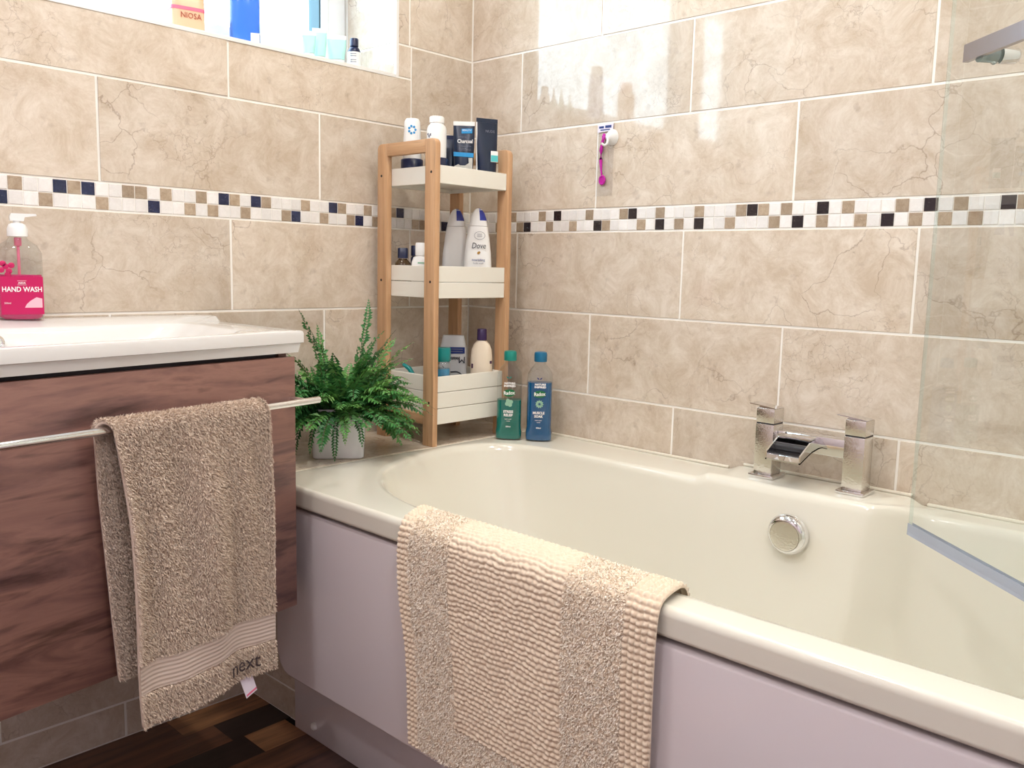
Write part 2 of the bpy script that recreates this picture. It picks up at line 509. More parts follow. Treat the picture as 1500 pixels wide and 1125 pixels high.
def struct(o):
    o['kind'] = 'structure'
    return o

bm = bmesh.new()
add_box(bm, -0.30, -D, ROOM_Y - 0.1, 0.1, -0.05, WIN_Z0 - 0.004)
add_box(bm, -0.30, -D, ROOM_Y - 0.1, 0.1, WIN_Z1, CEIL + 0.05)
add_box(bm, -0.30, -D, WIN_Y1 + D, 0.1, WIN_Z0 - 0.004, WIN_Z1)
add_box(bm, -0.30, -D, ROOM_Y - 0.1, WIN_Y0, WIN_Z0 - 0.004, WIN_Z1)
wall_left = struct(bm_obj('wall_left', bm, M['grout']))
wall_back = struct(box('wall_back', -0.1, ALCOVE_X + 0.1, D, 0.12, -0.05, CEIL + 0.05, M['grout']))
struct(box('wall_right', ALCOVE_X, ALCOVE_X + 0.1, -0.86, D, -0.05, CEIL, M['grout']))
bm = bmesh.new()
add_box(bm, ROOM_X, ROOM_X + 0.1, ROOM_Y - 0.1, -0.76, -0.05, CEIL + 0.05)
add_box(bm, ALCOVE_X + 0.1, ROOM_X, -0.86, -0.76, -0.05, CEIL + 0.05)
struct(bm_obj('wall_side', bm, M['paint']))
struct(box('wall_front', -0.1, ROOM_X + 0.1, ROOM_Y - 0.1, ROOM_Y, -0.05, CEIL + 0.05, M['paint']))
struct(box('ceiling', -0.3, ROOM_X + 0.1, ROOM_Y - 0.1, 0.12, CEIL, CEIL + 0.08, M['ceiling']))
floor = struct(box('floor', -0.1, ROOM_X + 0.1, ROOM_Y - 0.1, 0.1, -0.06, -0.002, plain('floor_underlay', srgb(24, 18, 16), 0.8)))

_tile_cache = {}
def tile_mesh(w, h, mat, bev=0.0007):
    """chamfered slab lying in local xz, front at y = 0 towards -y, back at y = D"""
    key = (round(w, 4), round(h, 4), mat.name)
    if key in _tile_cache: return _tile_cache[key]
    a, c = w / 2, h / 2
    vs = []
    for (e, y) in ((0, D), (0, bev), (bev, 0.0)):
        vs += [(-a + e, y, -c + e), (a - e, y, -c + e), (a - e, y, c - e), (-a + e, y, c - e)]
    fs = [(8, 9, 10, 11)]
    for k in (0, 4):
        for i in range(4):
            j = (i + 1) % 4
            fs.append((k + i, k + j, k + 4 + j, k + 4 + i))
    me = bpy.data.meshes.new('tile')
    me.from_pydata(vs, [], fs)
    me.materials.append(mat)
    me.update()
    _tile_cache[key] = me
    return me

def put_tile(name, wall, side, u0, u1, z0, z1, mat, gap=G, tilt=0.0022):
    """side 'b' : back wall (u = x) ; 'l' : left wall (u = y)"""
    w, h = (u1 - u0) - gap, (z1 - z0) - gap
    if w < 0.004 or h < 0.004: return
    o = bpy.data.objects.new(name, tile_mesh(w, h, mat))
    u, z = (u0 + u1) / 2, (z0 + z1) / 2
    tx, tz = random.uniform(-tilt, tilt), random.uniform(-tilt, tilt)
    if side == 'b':
        o.location = (u, 0, z); o.rotation_euler = (tx, 0, tz)
    else:
        o.location = (0, u, z); o.rotation_euler = (tx, 0, PI / 2 + tz)
    link(o, wall)

def course(wall, side, z0, z1, joint, umin, umax, holes=()):
    """a course of tiles cut by the listed rectangular openings"""
    k = math.floor((umin - joint) / TW)
    u = joint + k * TW
    while u < umax:
        a, b_ = max(u, umin), min(u + TW, umax)
        if b_ - a > 0.006:
            pieces = [(a, b_, z0, z1)]
            for (h0, h1, g0, g1) in holes:
                nxt = []
                for (p, q, r, s) in pieces:
                    if q <= h0 or p >= h1 or s <= g0 or r >= g1:
                        nxt.append((p, q, r, s)); continue
                    if r < g0: nxt.append((p, q, r, g0))
                    elif s > g1: nxt.append((p, q, g1, s))
                    lo, hi = (max(r, g0), min(s, g1))
                    if p < h0: nxt.append((p, h0, lo, hi))
                    if q > h1: nxt.append((h1, q, lo, hi))
                pieces = nxt
            for (p, q, r, s) in pieces:
                put_tile('tile', wall, side, p, q, r, s, M['tile'], tilt=0.0028 if q - p > 0.15 else 0.0008)
        u += TW

# back wall: courses down to just below the bath rim
BX = (0.0, ALCOVE_X)
rows_b = [(ZL1 + 0.6, CEIL, 0.4386), (ZL1 + 0.4, ZL1 + 0.6, 0.1833), (ZL1 + 0.2, ZL1 + 0.4, 0.1833 + TW / 2), (ZL1, ZL1 + 0.2, 0.4386),
          (ZL2, ZL1, 0.1833), (ZL3, ZL2, 0.4355), (ZL5, ZL4, 0.1806), (ZL6, ZL5, 0.4306), (ZL6 - 0.2, ZL6, 0.6815)]
for z0, z1, j in rows_b:
    course(wall_back, 'b', z0, z1, j, *BX)
# left wall
LY = (-2.3, -0.0)
hole = [(WIN_Y0, WIN_Y1, WIN_Z0 - 0.004, WIN_Z1)]
rows_l = [(ZL1 + 0.6, CEIL, -0.9954), (ZL1 + 0.4, ZL1 + 0.6, -0.7194), (ZL1 + 0.2, ZL1 + 0.4, -0.9954), (ZL1, ZL1 + 0.2, -0.9954 + 0.27),
          (ZL2, ZL1, -0.7194), (ZL3, ZL2, -0.9954), (ZL5, ZL4, -0.7199), (ZL6, ZL5, -0.985), (0.482, ZL6, -0.7199),
          (0.282, 0.482, -0.985), (0.077, 0.282, -1.220), (0.0, 0.077, -0.983)]
for z0, z1, j in rows_l:
    course(wall_left, 'l', z0, z1, j, *LY, holes=hole if z1 > WIN_Z0 else ())

# mosaic border: two rows of small stones, colours read off the wall
def mosaic(wall, side, pitch, off, n, seqs, sgn):
    zc = (ZL3 + ZL4) / 2
    for row, seq in enumerate(seqs):
        z0 = zc + 0.0003 if row == 0 else zc - 0.0003 - pitch
        col = {}
        for c, v in seq: col.setdefault(round(v / pitch - off), c)
        for k in range(n):
            u = (k + off) * pitch
            a, b_ = u - pitch / 2, u + pitch / 2
            if a < 0.001: a = 0.001
            if b_ - a < 0.006: continue
            c = col.get(k)
            if c is None and u > 1.36:
                c = random.choices('wbd', (0.62, 0.26, 0.12))[0]
            if c == 'd' and side == 'l': c = 'n'
            mt = M['mos_' + (c or 'w')]
            if sgn > 0: put_tile('mosaic_stone', wall, side, a, b_, z0, z0 + pitch, mt, 0.0016, 0.012)
            else: put_tile('mosaic_stone', wall, side, -b_, -a, z0, z0 + pitch, mt, 0.0016, 0.012)

def seq(b, d): return [('b', v) for v in b] + [('d', v) for v in d]
mosaic(wall_back, 'b', 0.02555, 0.35, 76, [
    seq([.167, .264, .416, .517, .62, .723, .828, .879, .929, 1.056, 1.161, 1.262, 1.359], [.314, .542, .853, 1.005, 1.211, 1.342]),
    seq([.107, .19, .289, .364, .466, .568, .672, .801, .903, 1.004, 1.082, 1.186, 1.235, 1.289], [.212, .44, .619, .723, .955, 1.134])], 1)
mosaic(wall_left, 'l', 0.0257, 0.60, 80, [
    seq([.27, .349, .429, .532, .634, .711, .787, .864, .916, .941, 1.048, 1.152], [.248, .455, .659, .737, 1.02, 1.074]),
    seq([.067, .176, .196, .328, .401, .479, .582, .683, .761, .812, .992, 1.1], [.091, .375, .557, .889, 1.172])], -1)

# window recess: tiled jamb, sill board, white edging
def jamb_tile(z0, z1):
    me = tile_mesh(0.196 - G, z1 - z0 - G, M['tile'])
    o = bpy.data.objects.new('tile', me)
    o.location = (-0.102, WIN_Y1, (z0 + z1) / 2)
    link(o, wall_left)
jamb_tile(WIN_Z0, ZL1)
jamb_tile(ZL1, ZL1 + 0.2)
jamb_tile(ZL1 + 0.2, ZL1 + 0.4)
jamb_tile(ZL1 + 0.4, WIN_Z1)
struct(box('window_sill', -0.20, -0.0005, WIN_Y0, WIN_Y1, WIN_Z0 - 0.004, WIN_Z0 + 0.002, M['white_trim'], bev=0.001))
bm = bmesh.new()
add_box(bm, -0.010, 0.0015, WIN_Y0, WIN_Y1 + 0.009, WIN_Z0 - 0.007, WIN_Z0 - 0.0045)
add_box(bm, -0.010, 0.0015, WIN_Y1 + 0.0005, WIN_Y1 + 0.009, WIN_Z0 - 0.0045, WIN_Z1)
struct(bm_obj('trim_1', bm, M['white_trim']))

win = struct(thing('window_1', None, None, (-0.235, (WIN_Y0 + WIN_Y1) / 2, WIN_Z0)))
WC = Vector((-0.235, (WIN_Y0 + WIN_Y1) / 2, WIN_Z0))
def wbox(name, y0, y1, z0, z1, mat, x0=-0.03, x1=0.033, bev=0.004):
    return box(name, x0, x1, y0 - WC.y, y1 - WC.y, z0 - WC.z, z1 - WC.z, mat, win, bev)
Z0, Z1 = WIN_Z0 + 0.003, WIN_Z1 - 0.001
bm = bmesh.new()
def wadd(bm, y0, y1, z0, z1, x0=-0.03, x1=0.033, bev=0.004): add_box(bm, x0, x1, y0 - WC.y, y1 - WC.y, z0 - WC.z, z1 - WC.z, bev)
wadd(bm, WIN_Y0 + 0.001, WIN_Y1 - 0.004, Z0, Z0 + 0.05)
wadd(bm, WIN_Y0 + 0.001, WIN_Y1 - 0.004, Z1 - 0.06, Z1)
wadd(bm, WIN_Y1 - 0.06, WIN_Y1 - 0.004, Z0 + 0.05, Z1 - 0.06)
wadd(bm, WIN_Y0 + 0.001, WIN_Y0 + 0.06, Z0 + 0.05, Z1 - 0.06)
bm_obj('window_frame', bm, M['upvc'], win, autosmooth=40)
wbox('mullion', -1.46, -1.33, Z0 + 0.05, Z1 - 0.06, M['upvc'])
for (a, b_) in ((-1.33, -0.325), (-1.74, -1.46)):
    bm = bmesh.new()
    for (p, q, r, s) in ((a, a + 0.022, Z0 + 0.05, Z1 - 0.06), (b_ - 0.022, b_, Z0 + 0.05, Z1 - 0.06), (a + 0.022, b_ - 0.022, Z0 + 0.05, Z0 + 0.072), (a + 0.022, b_ - 0.022, Z1 - 0.082, Z1 - 0.06)):
        wadd(bm, p, q, r, s, -0.026, 0.040, 0.003)
    sash = bm_obj('sash', bm, M['upvc'], win, autosmooth=40)
    g = bmesh.new()
    for (p, q, r, s) in ((a + 0.022, a + 0.0265, Z0 + 0.072, Z1 - 0.082), (b_ - 0.0265, b_ - 0.022, Z0 + 0.072, Z1 - 0.082)):
        wadd(g, p, q, r, s, -0.012, 0.034, 0)
    bm_obj('gasket', g, M['gasket'], sash)
    bm = bmesh.new()
    wadd(bm, a + 0.0225, b_ - 0.0225, Z0 + 0.0725, Z1 - 0.0825, -0.004, 0.002, 0)
    bm_obj('pane', bm, M['glass'], win)

# floor strips: dark multi-tone walnut laminate, long edges along y
def plank_mat(name, a, b_):
    return wood(name, [srgb(*a), srgb(*b_), srgb(*[min(255, int(c * 1.25)) for c in b_])], 1, 12.0, 2.5, 0.28, True, 0.4)
PM = [plank_mat('floor_strip_black', (30, 22, 22), (48, 36, 34)), plank_mat('floor_strip_brown', (72, 46, 34), (104, 70, 52)),
      plank_mat('floor_strip_tan', (122, 84, 56), (160, 116, 80)), plank_mat('floor_strip_plum', (54, 38, 34), (80, 56, 50))]
PWD = 0.085
rng = random.Random(3)
_pm_cache = {}
for i in range(30):
    y = -0.6915 if i < 2 else -0.7065
    first = True
    while y > ROOM_Y:
        ln = rng.choice((0.30, 0.36, 0.42))
        if first: ln = (0.205, 0.14, 0.10, 0.26, 0.18)[i % 5]; first = False
        y0 = max(y - ln, ROOM_Y)
        k = rng.choices(range(4), (0.32, 0.26, 0.20, 0.22))[0]
        ln2 = round(y - y0, 3)
        if ln2 < 0.02: break
        key = (ln2, k)
        if key not in _pm_cache:
            b2 = bmesh.new()
            add_box(b2, -PWD / 2 + 0.0002, PWD / 2 - 0.0002, -ln2 / 2 + 0.0002, ln2 / 2 - 0.0002, -0.002, 0.0)
            me = bpy.data.meshes.new('floor_strip'); b2.to_mesh(me); b2.free(); me.materials.append(PM[k])
            _pm_cache[key] = me
        o = bpy.data.objects.new('floor_strip', _pm_cache[key])
        o.location = ((i + 0.5) * PWD, (y + y0) / 2, 0)
        link(o, floor)
        y = y0

# boxed-in ledge behind the bath end
LEDGE_X, RIM = 0.250, 0.578
bm = bmesh.new()
add_box(bm, 0.0005, LEDGE_X - 0.0025, -0.692, -0.0005, -0.001, 0.548)
add_box(bm, 0.0005, LEDGE_X - 0.0025, -0.745, -0.0005, 0.548, RIM - D)
ledge = struct(bm_obj('trim_2', bm, M['grout']))
def free_tile(parent, w, h, loc, rot, mat=None):
    o = bpy.data.objects.new('tile', tile_mesh(w - G, h - G, mat or M['tile']))
    o.location = loc; o.rotation_euler = rot
    link(o, parent)
# top: two tiles (front face upwards), then front face courses
free_tile(ledge, 0.245, 0.415, (0.123, -0.5375, RIM), (-PI / 2, 0, 0))
free_tile(ledge, 0.245, 0.33, (0.123, -0.165, RIM), (-PI / 2, 0, 0))
for z0, z1 in ((0.0, 0.068), (0.068, 0.272), (0.272, 0.476), (0.476, 0.548)):
    free_tile(ledge, 0.212, z1 - z0, (0.107, -0.692 - D, (z0 + z1) / 2), (0, 0, 0))

# ceiling lamps
for k, (lx, ly, pw, col) in enumerate(LAMPS):
    t = thing('ceiling_downlight', 'recessed round ceiling downlight ' + LAMP_AT[k], 'lamp', (lx, ly, CEIL), 0, 'recessed ceiling downlights')
    loft('bezel', [(-0.004, 0.062, 0.062), (-0.010, 0.058, 0.058), (-0.010, 0.048, 0.048), (-0.002, 0.046, 0.046)], M['white_trim'], t, 32, True, False)
    loft('bulb', [(-0.0085, 0.045, 0.045), (-0.007, 0.045, 0.045)], emit('lamp_glow', col, 6.0), t, 32)
    ld = bpy.data.lights.new('downlight_beam', 'AREA')
    ld.shape = 'DISK'; ld.size = 0.16; ld.energy = pw; ld.color = col
    lo = bpy.data.objects.new('downlight_beam', ld)
    lo.location = (0, 0, -0.016)
    link(lo, t)

# ------------------------------------------------------------------ bath
bath = thing('bathtub', 'white acrylic bathtub set against the tiled wall with a raised tap deck', 'bathtub', (1.10, -0.40, 0.0))
BO = Vector((1.10, -0.40, 0))
inner = [(0.284, -0.300), (0.305, -0.225), (0.350, -0.178), (0.420, -0.156), (0.526, -0.148), (0.662, -0.145), (0.80, -0.143), (0.862, -0.143), (0.875, -0.140),
         (1.19, -0.138), (1.212, -0.134), (1.228, -0.115), (1.238, -0.092), (1.26, -0.080), (1.45, -0.070), (1.70, -0.070), (1.79, -0.085), (1.84, -0.130), (1.86, -0.20),
         (1.865, -0.40), (1.86, -0.60), (1.84, -0.68), (1.79, -0.715), (1.70, -0.726), (1.30, -0.728), (0.80, -0.724), (0.66, -0.715), (0.563, -0.699), (0.486, -0.672), (0.425, -0.635),
         (0.375, -0.592), (0.335, -0.535), (0.308, -0.46), (0.290, -0.38)]
OX0, OX1, OY0, OY1 = LEDGE_X - 0.002, ALCOVE_X - 0.003, -0.792, -0.0035
cen = Vector((1.0, -0.43))
def ray_poly(poly, th):
    d = Vector((math.cos(th), math.sin(th)))
    best = None
    for i in range(len(poly)):
        p = Vector(poly[i]) - cen; q = Vector(poly[(i + 1) % len(poly)]) - cen
        e = q - p
        den = d.x * e.y - d.y * e.x
        if abs(den) < 1e-9: continue
        t = (p.x * e.y - p.y * e.x) / den
        s = (p.x * d.y - p.y * d.x) / den
        if t > 0 and -1e-6 <= s <= 1 + 1e-6 and (best is None or t > best): best = t
    return cen + d * best
NB = 300
angs = [2 * PI * i / NB for i in range(NB)]
outer_poly = [(OX0, OY0), (OX1, OY0), (OX1, OY1), (OX0, OY1)]
for c in outer_poly:
    a = math.atan2(c[1] - cen.y, c[0] - cen.x) % (2 * PI)
    angs[min(range(NB), key=lambda i: abs(angs[i] - a))] = a
inn = [ray_poly(inner, a) for a in angs]
for _ in range(2):
    inn = [(inn[i - 1] + inn[i] * 2 + inn[(i + 1) % NB]) / 4 for i in range(NB)]
out = [ray_poly(outer_poly, a) for a in angs]
def sstep(a, b_, x):
    t = max(0, min(1, (x - a) / (b_ - a))); return t * t * (3 - 2 * t)
def lift(p):
    return 0.012 * sstep(0.835, 0.868, p.x) * (1 - sstep(1.222, 1.25, p.x)) * sstep(-0.19, -0.15, p.y)
def inset(p, d, ref=None):
    v = cen - p
    return p + v.normalized() * d
rings = []
def ring(pts, zs): rings.append([(p.x - BO.x, p.y - BO.y, z) for p, z in zip(pts, zs)])
ring([inset(p, 0.03) for p in out], [0.537] * NB)
ring([inset(p, 0.004) for p in out], [0.537] * NB)
ring(out, [0.540] * NB)
ring(out, [0.543] * NB)
ring(out, [RIM - 0.013 + lift(p) for p in out])
ring(out, [RIM - 0.010 + lift(p) for p in out])
ring([inset(p, 0.003) for p in out], [RIM - 0.004 + lift(p) for p in out])
ring([inset(p, 0.009) for p in out], [RIM + lift(p) for p in out])
ring([inset(p, 0.013) for p in out], [RIM + lift(p) for p in out])
ring([inset(p, -0.022) for p in inn], [RIM + lift(p) for p in inn])
ring([inset(p, -0.010) for p in inn], [RIM - 0.001 + lift(p) for p in inn])
ring([inset(p, -0.003) for p in inn], [RIM - 0.006 + lift(p) for p in inn])
ring([inset(p, 0.0015) for p in inn], [RIM - 0.018 + lift(p) for p in inn])
for z, k in ((0.50, 0.010), (0.40, 0.026), (0.30, 0.045), (0.24, 0.066), (0.205, 0.100), (0.19, 0.15)):
    pts = []
    for p in inn:
        # the sloping back-rest end leans further
        e = sstep(0.75, 0.35, p.x) if False else max(0, min(1, (0.75 - p.x) / 0.4))
        kk = k * (1 + 1.6 * e)
        pts.append(p + (cen - p).normalized() * kk)
    ring(pts, [z] * NB)
vs = [v for r in rings for v in r]
fs = []
for k in range(len(rings) - 1):
    for i in range(NB):
        j = (i + 1) % NB
        fs.append((k * NB + i, k * NB + j, (k + 1) * NB + j, (k + 1) * NB + i))
fs.append(tuple((len(rings) - 1) * NB + i for i in range(NB)))
tub = mesh('tub_shell', vs, fs, M['bath'], bath, smooth=True)
tub.data.set_sharp_from_angle(angle=R(60))
# overflow cover on the inner back wall, just under the taps
ov = loft('overflow_cover', [(0.0, 0.039, 0.039), (0.008, 0.040, 0.040), (0.014, 0.038, 0.038), (0.020, 0.033, 0.033), (0.021, 0.030, 0.030), (0.0195, 0.029, 0.029)], M['chrome'], bath, 40,
          loc=(1.052 - BO.x, -0.1535 - BO.y, 0.510), rot=(R(93), 0, 0))
loft('overflow_plate', [(0.0195, 0.0292, 0.0292), (0.0215, 0.0285, 0.0285), (0.0222, 0.026, 0.026)], M['chrome_wet'], ov, 40)
# sealant bead along the wall
bm = bmesh.new()
add_box(bm, LEDGE_X - BO.x, 0.835 - BO.x, -0.009 - BO.y, -0.001 - BO.y, RIM - 0.001, RIM + 0.005, 0.002)
add_box(bm, 0.87 - BO.x, 1.222 - BO.x, -0.009 - BO.y, -0.001 - BO.y, RIM + 0.011, RIM + 0.017, 0.002)
add_box(bm, 1.25 - BO.x, ALCOVE_X - BO.x - 0.003, -0.009 - BO.y, -0.001 - BO.y, RIM - 0.001, RIM + 0.005, 0.002)
add_box(bm, LEDGE_X - 0.0045 - BO.x, LEDGE_X + 0.006 - BO.x, -0.745 - BO.y, -0.010 - BO.y, RIM - 0.006, RIM - 0.0002, 0.0012)
bm_obj('sealant', bm, M['seal'], bath)

PO = Vector((1.10, -0.775, 0))
PSH = Vector((0, PO.y - BO.y, 0))
prof = []
poly = [(0.268, 0.230), (0.268, 0.5285), (ALCOVE_X - 0.004, 0.5285), (ALCOVE_X - 0.004, 0.176), (0.312, 0.176), (0.296, 0.180), (0.280, 0.194), (0.271, 0.212)]
bm = bmesh.new()
f0 = bm.faces.new([bm.verts.new((p[0] - PO.x, -0.012, p[1])) for p in poly])
ex = bmesh.ops.extrude_face_region(bm, geom=[f0])
bmesh.ops.translate(bm, vec=(0, 0.022, 0), verts=[v for v in ex['geom'] if isinstance(v, bmesh.types.BMVert)])
bmesh.ops.bevel(bm, geom=[e for e in bm.edges if abs(e.verts[0].co.y - e.verts[1].co.y) < 1e-6 and e.verts[0].co.y < 0], offset=0.007, segments=4, profile=0.5, affect='EDGES')
bm_obj('front_panel', bm, M['panel'], bath, autosmooth=40, loc=PSH)
plinth = box('plinth', 0.212 - PO.x, ALCOVE_X - PO.x - 0.004, 0.067, 0.079, 0.0005, 0.20, M['panel'], bath, 0.0015, loc=PSH)
loft('screw_cap', [(0.0, 0.0085, 0.0085), (0.004, 0.008, 0.008), (0.0065, 0.005, 0.005), (0.007, 0.002, 0.002)], M['white_plastic'], plinth, 20,
     loc=(0.286 - PO.x, 0.067, 0.030), rot=(PI / 2, 0, 0))

# ------------------------------------------------------------------ bath taps
tap = thing('bath_filler_tap', 'square chrome bath filler tap with two pillars and waterfall spout', 'tap', (1.044, -0.062, RIM + 0.0124))
for sx in (-1, 1):
    cx = sx * 0.0915
    box('base_plate', cx - 0.027, cx + 0.027, -0.029, 0.029, 0.0, 0.007, M['chrome'], tap, 0.0015)
    box('pillar', cx - 0.0195, cx + 0.0195, -0.021, 0.021, 0.007, 0.110, M['chrome_wet'], tap, 0.0012)
    box('joint', cx - 0.0185, cx + 0.0185, -0.020, 0.020, 0.110, 0.1125, M['chrome_dark'], tap)
    h_ = box('handle', cx - 0.0195, cx + 0.0195, -0.021, 0.021, 0.1125, 0.142, M['chrome_wet'], tap, 0.0012)
    # thin blade lever leaning out to the left
    lev = [(-0.0195, 0.1422), (0.0195, 0.1422), (0.0195, 0.1432), (-0.006, 0.1462), (-0.038, 0.1492), (-0.038, 0.1476), (-0.014, 0.1452)]
    prism('lever', [(cx + p[0], p[1]) for p in lev], 0.034, M['chrome'], h_, 'xz', -0.017)
box('bridge', -0.072, 0.072, -0.002, 0.024, 0.062, 0.098, M['chrome'], tap, 0.002)
# open waterfall chute
bm = bmesh.new()
w0, w1 = -0.058, 0.014
sec = [(0.0, 0.072, 0.094), (-0.03, 0.068, 0.092), (-0.055, 0.060, 0.080), (-0.078, 0.052, 0.068)]
def chute(x0, x1, dz0, dz1):
    rr = []
    for (y, zb, zt) in sec:
        rr.append([bm.verts.new((x0, y, dz0(zb, zt))), bm.verts.new((x1, y, dz0(zb, zt))), bm.verts.new((x1, y, dz1(zb, zt))), bm.verts.new((x0, y, dz1(zb, zt)))])
    for i in range(len(rr) - 1):
        for k in range(4):
            bm.faces.new((rr[i][k], rr[i][(k + 1) % 4], rr[i + 1][(k + 1) % 4], rr[i + 1][k]))
    bm.faces.new(rr[0]); bm.faces.new(rr[-1][::-1])
chute(w0, w1, lambda a, b_: a, lambda a, b_: a + 0.003)
chute(w0, w0 + 0.003, lambda a, b_: a, lambda a, b_: b_)
chute(w1 - 0.003, w1, lambda a, b_: a, lambda a, b_: b_)
bm_obj('spout', bm, M['chrome'], tap)
sp2 = box('spout_lid', w0, w1, -0.034, 0.0, 0.093, 0.097, M['chrome'], tap, 0.001)
tube('spout_reflection', [(w0 + 0.0032, -0.040, 0.0745), (w1 - 0.0032, -0.040, 0.0745)], 0.0075, M['chrome_dark'], tap, 20)  # dark rod standing in for the dark reflection on the chute floor

# ------------------------------------------------------------------ glass shower screen
SD = Vector((0.741, -0.672, 0)).normalized()
SA = Vector((1.2985, -0.240, RIM + 0.004))
ang = math.atan2(SD.y, SD.x)
scr = thing('shower_screen', 'clear glass bath shower screen with chrome handle rail swung over the bath', 'shower screen', SA, ang)
SL = 0.855
bm = bmesh.new()
add_box(bm, 0.0015, SL, -0.003, 0.003, 0.013, 1.40)
bm_obj('glass_pane', bm, M['screen_glass'], scr)
box('pane_edge', 0.0, 0.0014, -0.003, 0.003, 0.013, 1.40, M['glass_edge'], scr)
M['seal_strip'] = plain('translucent_seal', srgb(196, 204, 220), 0.25, trans=0.35)
prism('seal_strip', [(-0.0045, 0.020), (-0.0045, 0.006), (-0.005, 0.001), (-0.003, 0.0), (0.0, 0.005), (0.007, 0.001), (0.008, 0.003), (0.0045, 0.008), (0.0045, 0.020), (0.0036, 0.020), (0.0036, 0.0125), (-0.0036, 0.0125), (-0.0036, 0.020)],
      SL - 0.004, M['seal_strip'], scr, 'yz', 0.0)
box('hinge_post', SL, SL + 0.02, -0.012, 0.012, 0.0, 1.42, M['chrome'], scr, 0.003)
# handle rail on standoffs, on the camera side
hz = 1.318 - SA.z
M['satin'] = plain('satin_chrome', (0.42, 0.41, 0.46, 1), 0.18, 1.0, var=0.05)
rail = box('handle_rail', 0.094, 0.42, -0.034, -0.026, hz - 0.012, hz + 0.012, M['satin'], scr)
M['glassy'] = plain('clear_standoff', srgb(190, 206, 204), 0.05, trans=0.6)
for sx in (0.120, 0.385):
    loft('standoff', [(0.0, 0.011, 0.011), (0.020, 0.011, 0.011), (0.0225, 0.0135, 0.0135), (0.0228, 0.0135, 0.0135)], M['glassy'], rail, 24, loc=(sx, -0.0258, hz - 0.006), rot=(-PI / 2, 0, 0))
    loft('standoff', [(0.0, 0.012, 0.012), (0.022, 0.012, 0.012), (0.026, 0.010, 0.010)], M['chrome'], rail, 24, loc=(sx, 0.0032, hz - 0.006), rot=(-PI / 2, 0, 0))

# ------------------------------------------------------------------ vanity unit and basin
VA = R(9)
VD = Vector((-math.sin(VA), math.cos(VA), 0))       # along the front, towards the bath
VN = Vector((math.cos(VA), math.sin(VA), 0))        # out of the front
VP = Vector((0.398, -0.820, 0))                     # front face, end nearest the bath
van = thing('vanity_unit', 'wall-hung vanity cabinet in dark plum walnut with chrome towel rail', 'cabinet', (0.0, -1.13, 0.361))
VO = Vector((0.0, -1.13, 0.361))
def vfront(t, n=0.0): return VP - VD * t + VN * n     # t metres along the front away from the bath
VL = 0.66
def poly_box(name, pts, z0, z1, mat, parent, origin, bev=0.0):
    bm = bmesh.new()
    f = bm.faces.new([bm.verts.new((p[0] - origin.x, p[1] - origin.y, z0 - origin.z)) for p in pts])
    ex = bmesh.ops.extrude_face_region(bm, geom=[f])
    bmesh.ops.translate(bm, vec=(0, 0, z1 - z0), verts=[v for v in ex['geom'] if isinstance(v, bmesh.types.BMVert)])
    if bev: bmesh.ops.bevel(bm, geom=bm.edges[:], offset=bev, segments=2, profile=0.5, affect='EDGES')
    return bm_obj(name, bm, mat, parent, autosmooth=40 if bev else None)
a, b_ = vfront(0.004, -0.019), vfront(VL - 0.004, -0.019)
poly_box('end_panel', [(0.003, a.y), (a.x, a.y), (a.x + 0.0028, a.y - 0.018), (0.003, a.y - 0.018)], 0.366, 0.8385, M['vanity'], van, VO)
poly_box('end_panel', [(0.003, b_.y + 0.018), (b_.x - 0.0028, b_.y + 0.018), (b_.x, b_.y), (0.003, b_.y)], 0.366, 0.8385, M['vanity'], van, VO)
poly_box('bottom_panel', [(0.003, a.y - 0.0185), (a.x, a.y - 0.0185), (b_.x - 0.003, b_.y + 0.0185), (0.003, b_.y + 0.0185)], 0.366, 0.384, M['vanity'], van, VO)
a, b_ = vfront(0.03, -0.018), vfront(VL - 0.03, -0.018)
a2, b2_ = vfront(0.03, -0.030), vfront(VL - 0.03, -0.030)
poly_box('recess_board', [a2[:2], a[:2], b_[:2], b2_[:2]], 0.78, 0.8385, M['vanity_gap'], van, VO)
a, b_, c, d = vfront(0, 0), vfront(VL, 0), vfront(VL, -0.0185), vfront(0, -0.0185)
drawer = poly_box('drawer_front', [a[:2], d[:2], c[:2], b_[:2]], 0.361, 0.832, M['vanity'], van, VO, 0.0012)
# towel rail across the drawer front
RZ = 0.755
p0, p1 = vfront(-0.020, 0.040), vfront(VL + 0.01, 0.040)
rail_o = tube('towel_rail', [(p0.x - VO.x, p0.y - VO.y, RZ - VO.z), (p1.x - VO.x, p1.y - VO.y, RZ - VO.z)], 0.0062, M['chrome'], van, 16)
for t in (0.60,):
    q0, q1 = vfront(t, 0.0), vfront(t, 0.036)
    tube('rail_post', [(q0.x - VO.x, q0.y - VO.y, RZ - VO.z), (q1.x - VO.x, q1.y - VO.y, RZ - VO.z)], 0.005, M['chrome'], rail_o, 12)
q0, q1 = vfront(0.008, 0.0), vfront(0.008, 0.036)
tube('rail_post', [(q0.x - VO.x, q0.y - VO.y, RZ - VO.z), (q1.x - VO.x, q1.y - VO.y, RZ - VO.z)], 0.005, M['chrome'], rail_o, 12)

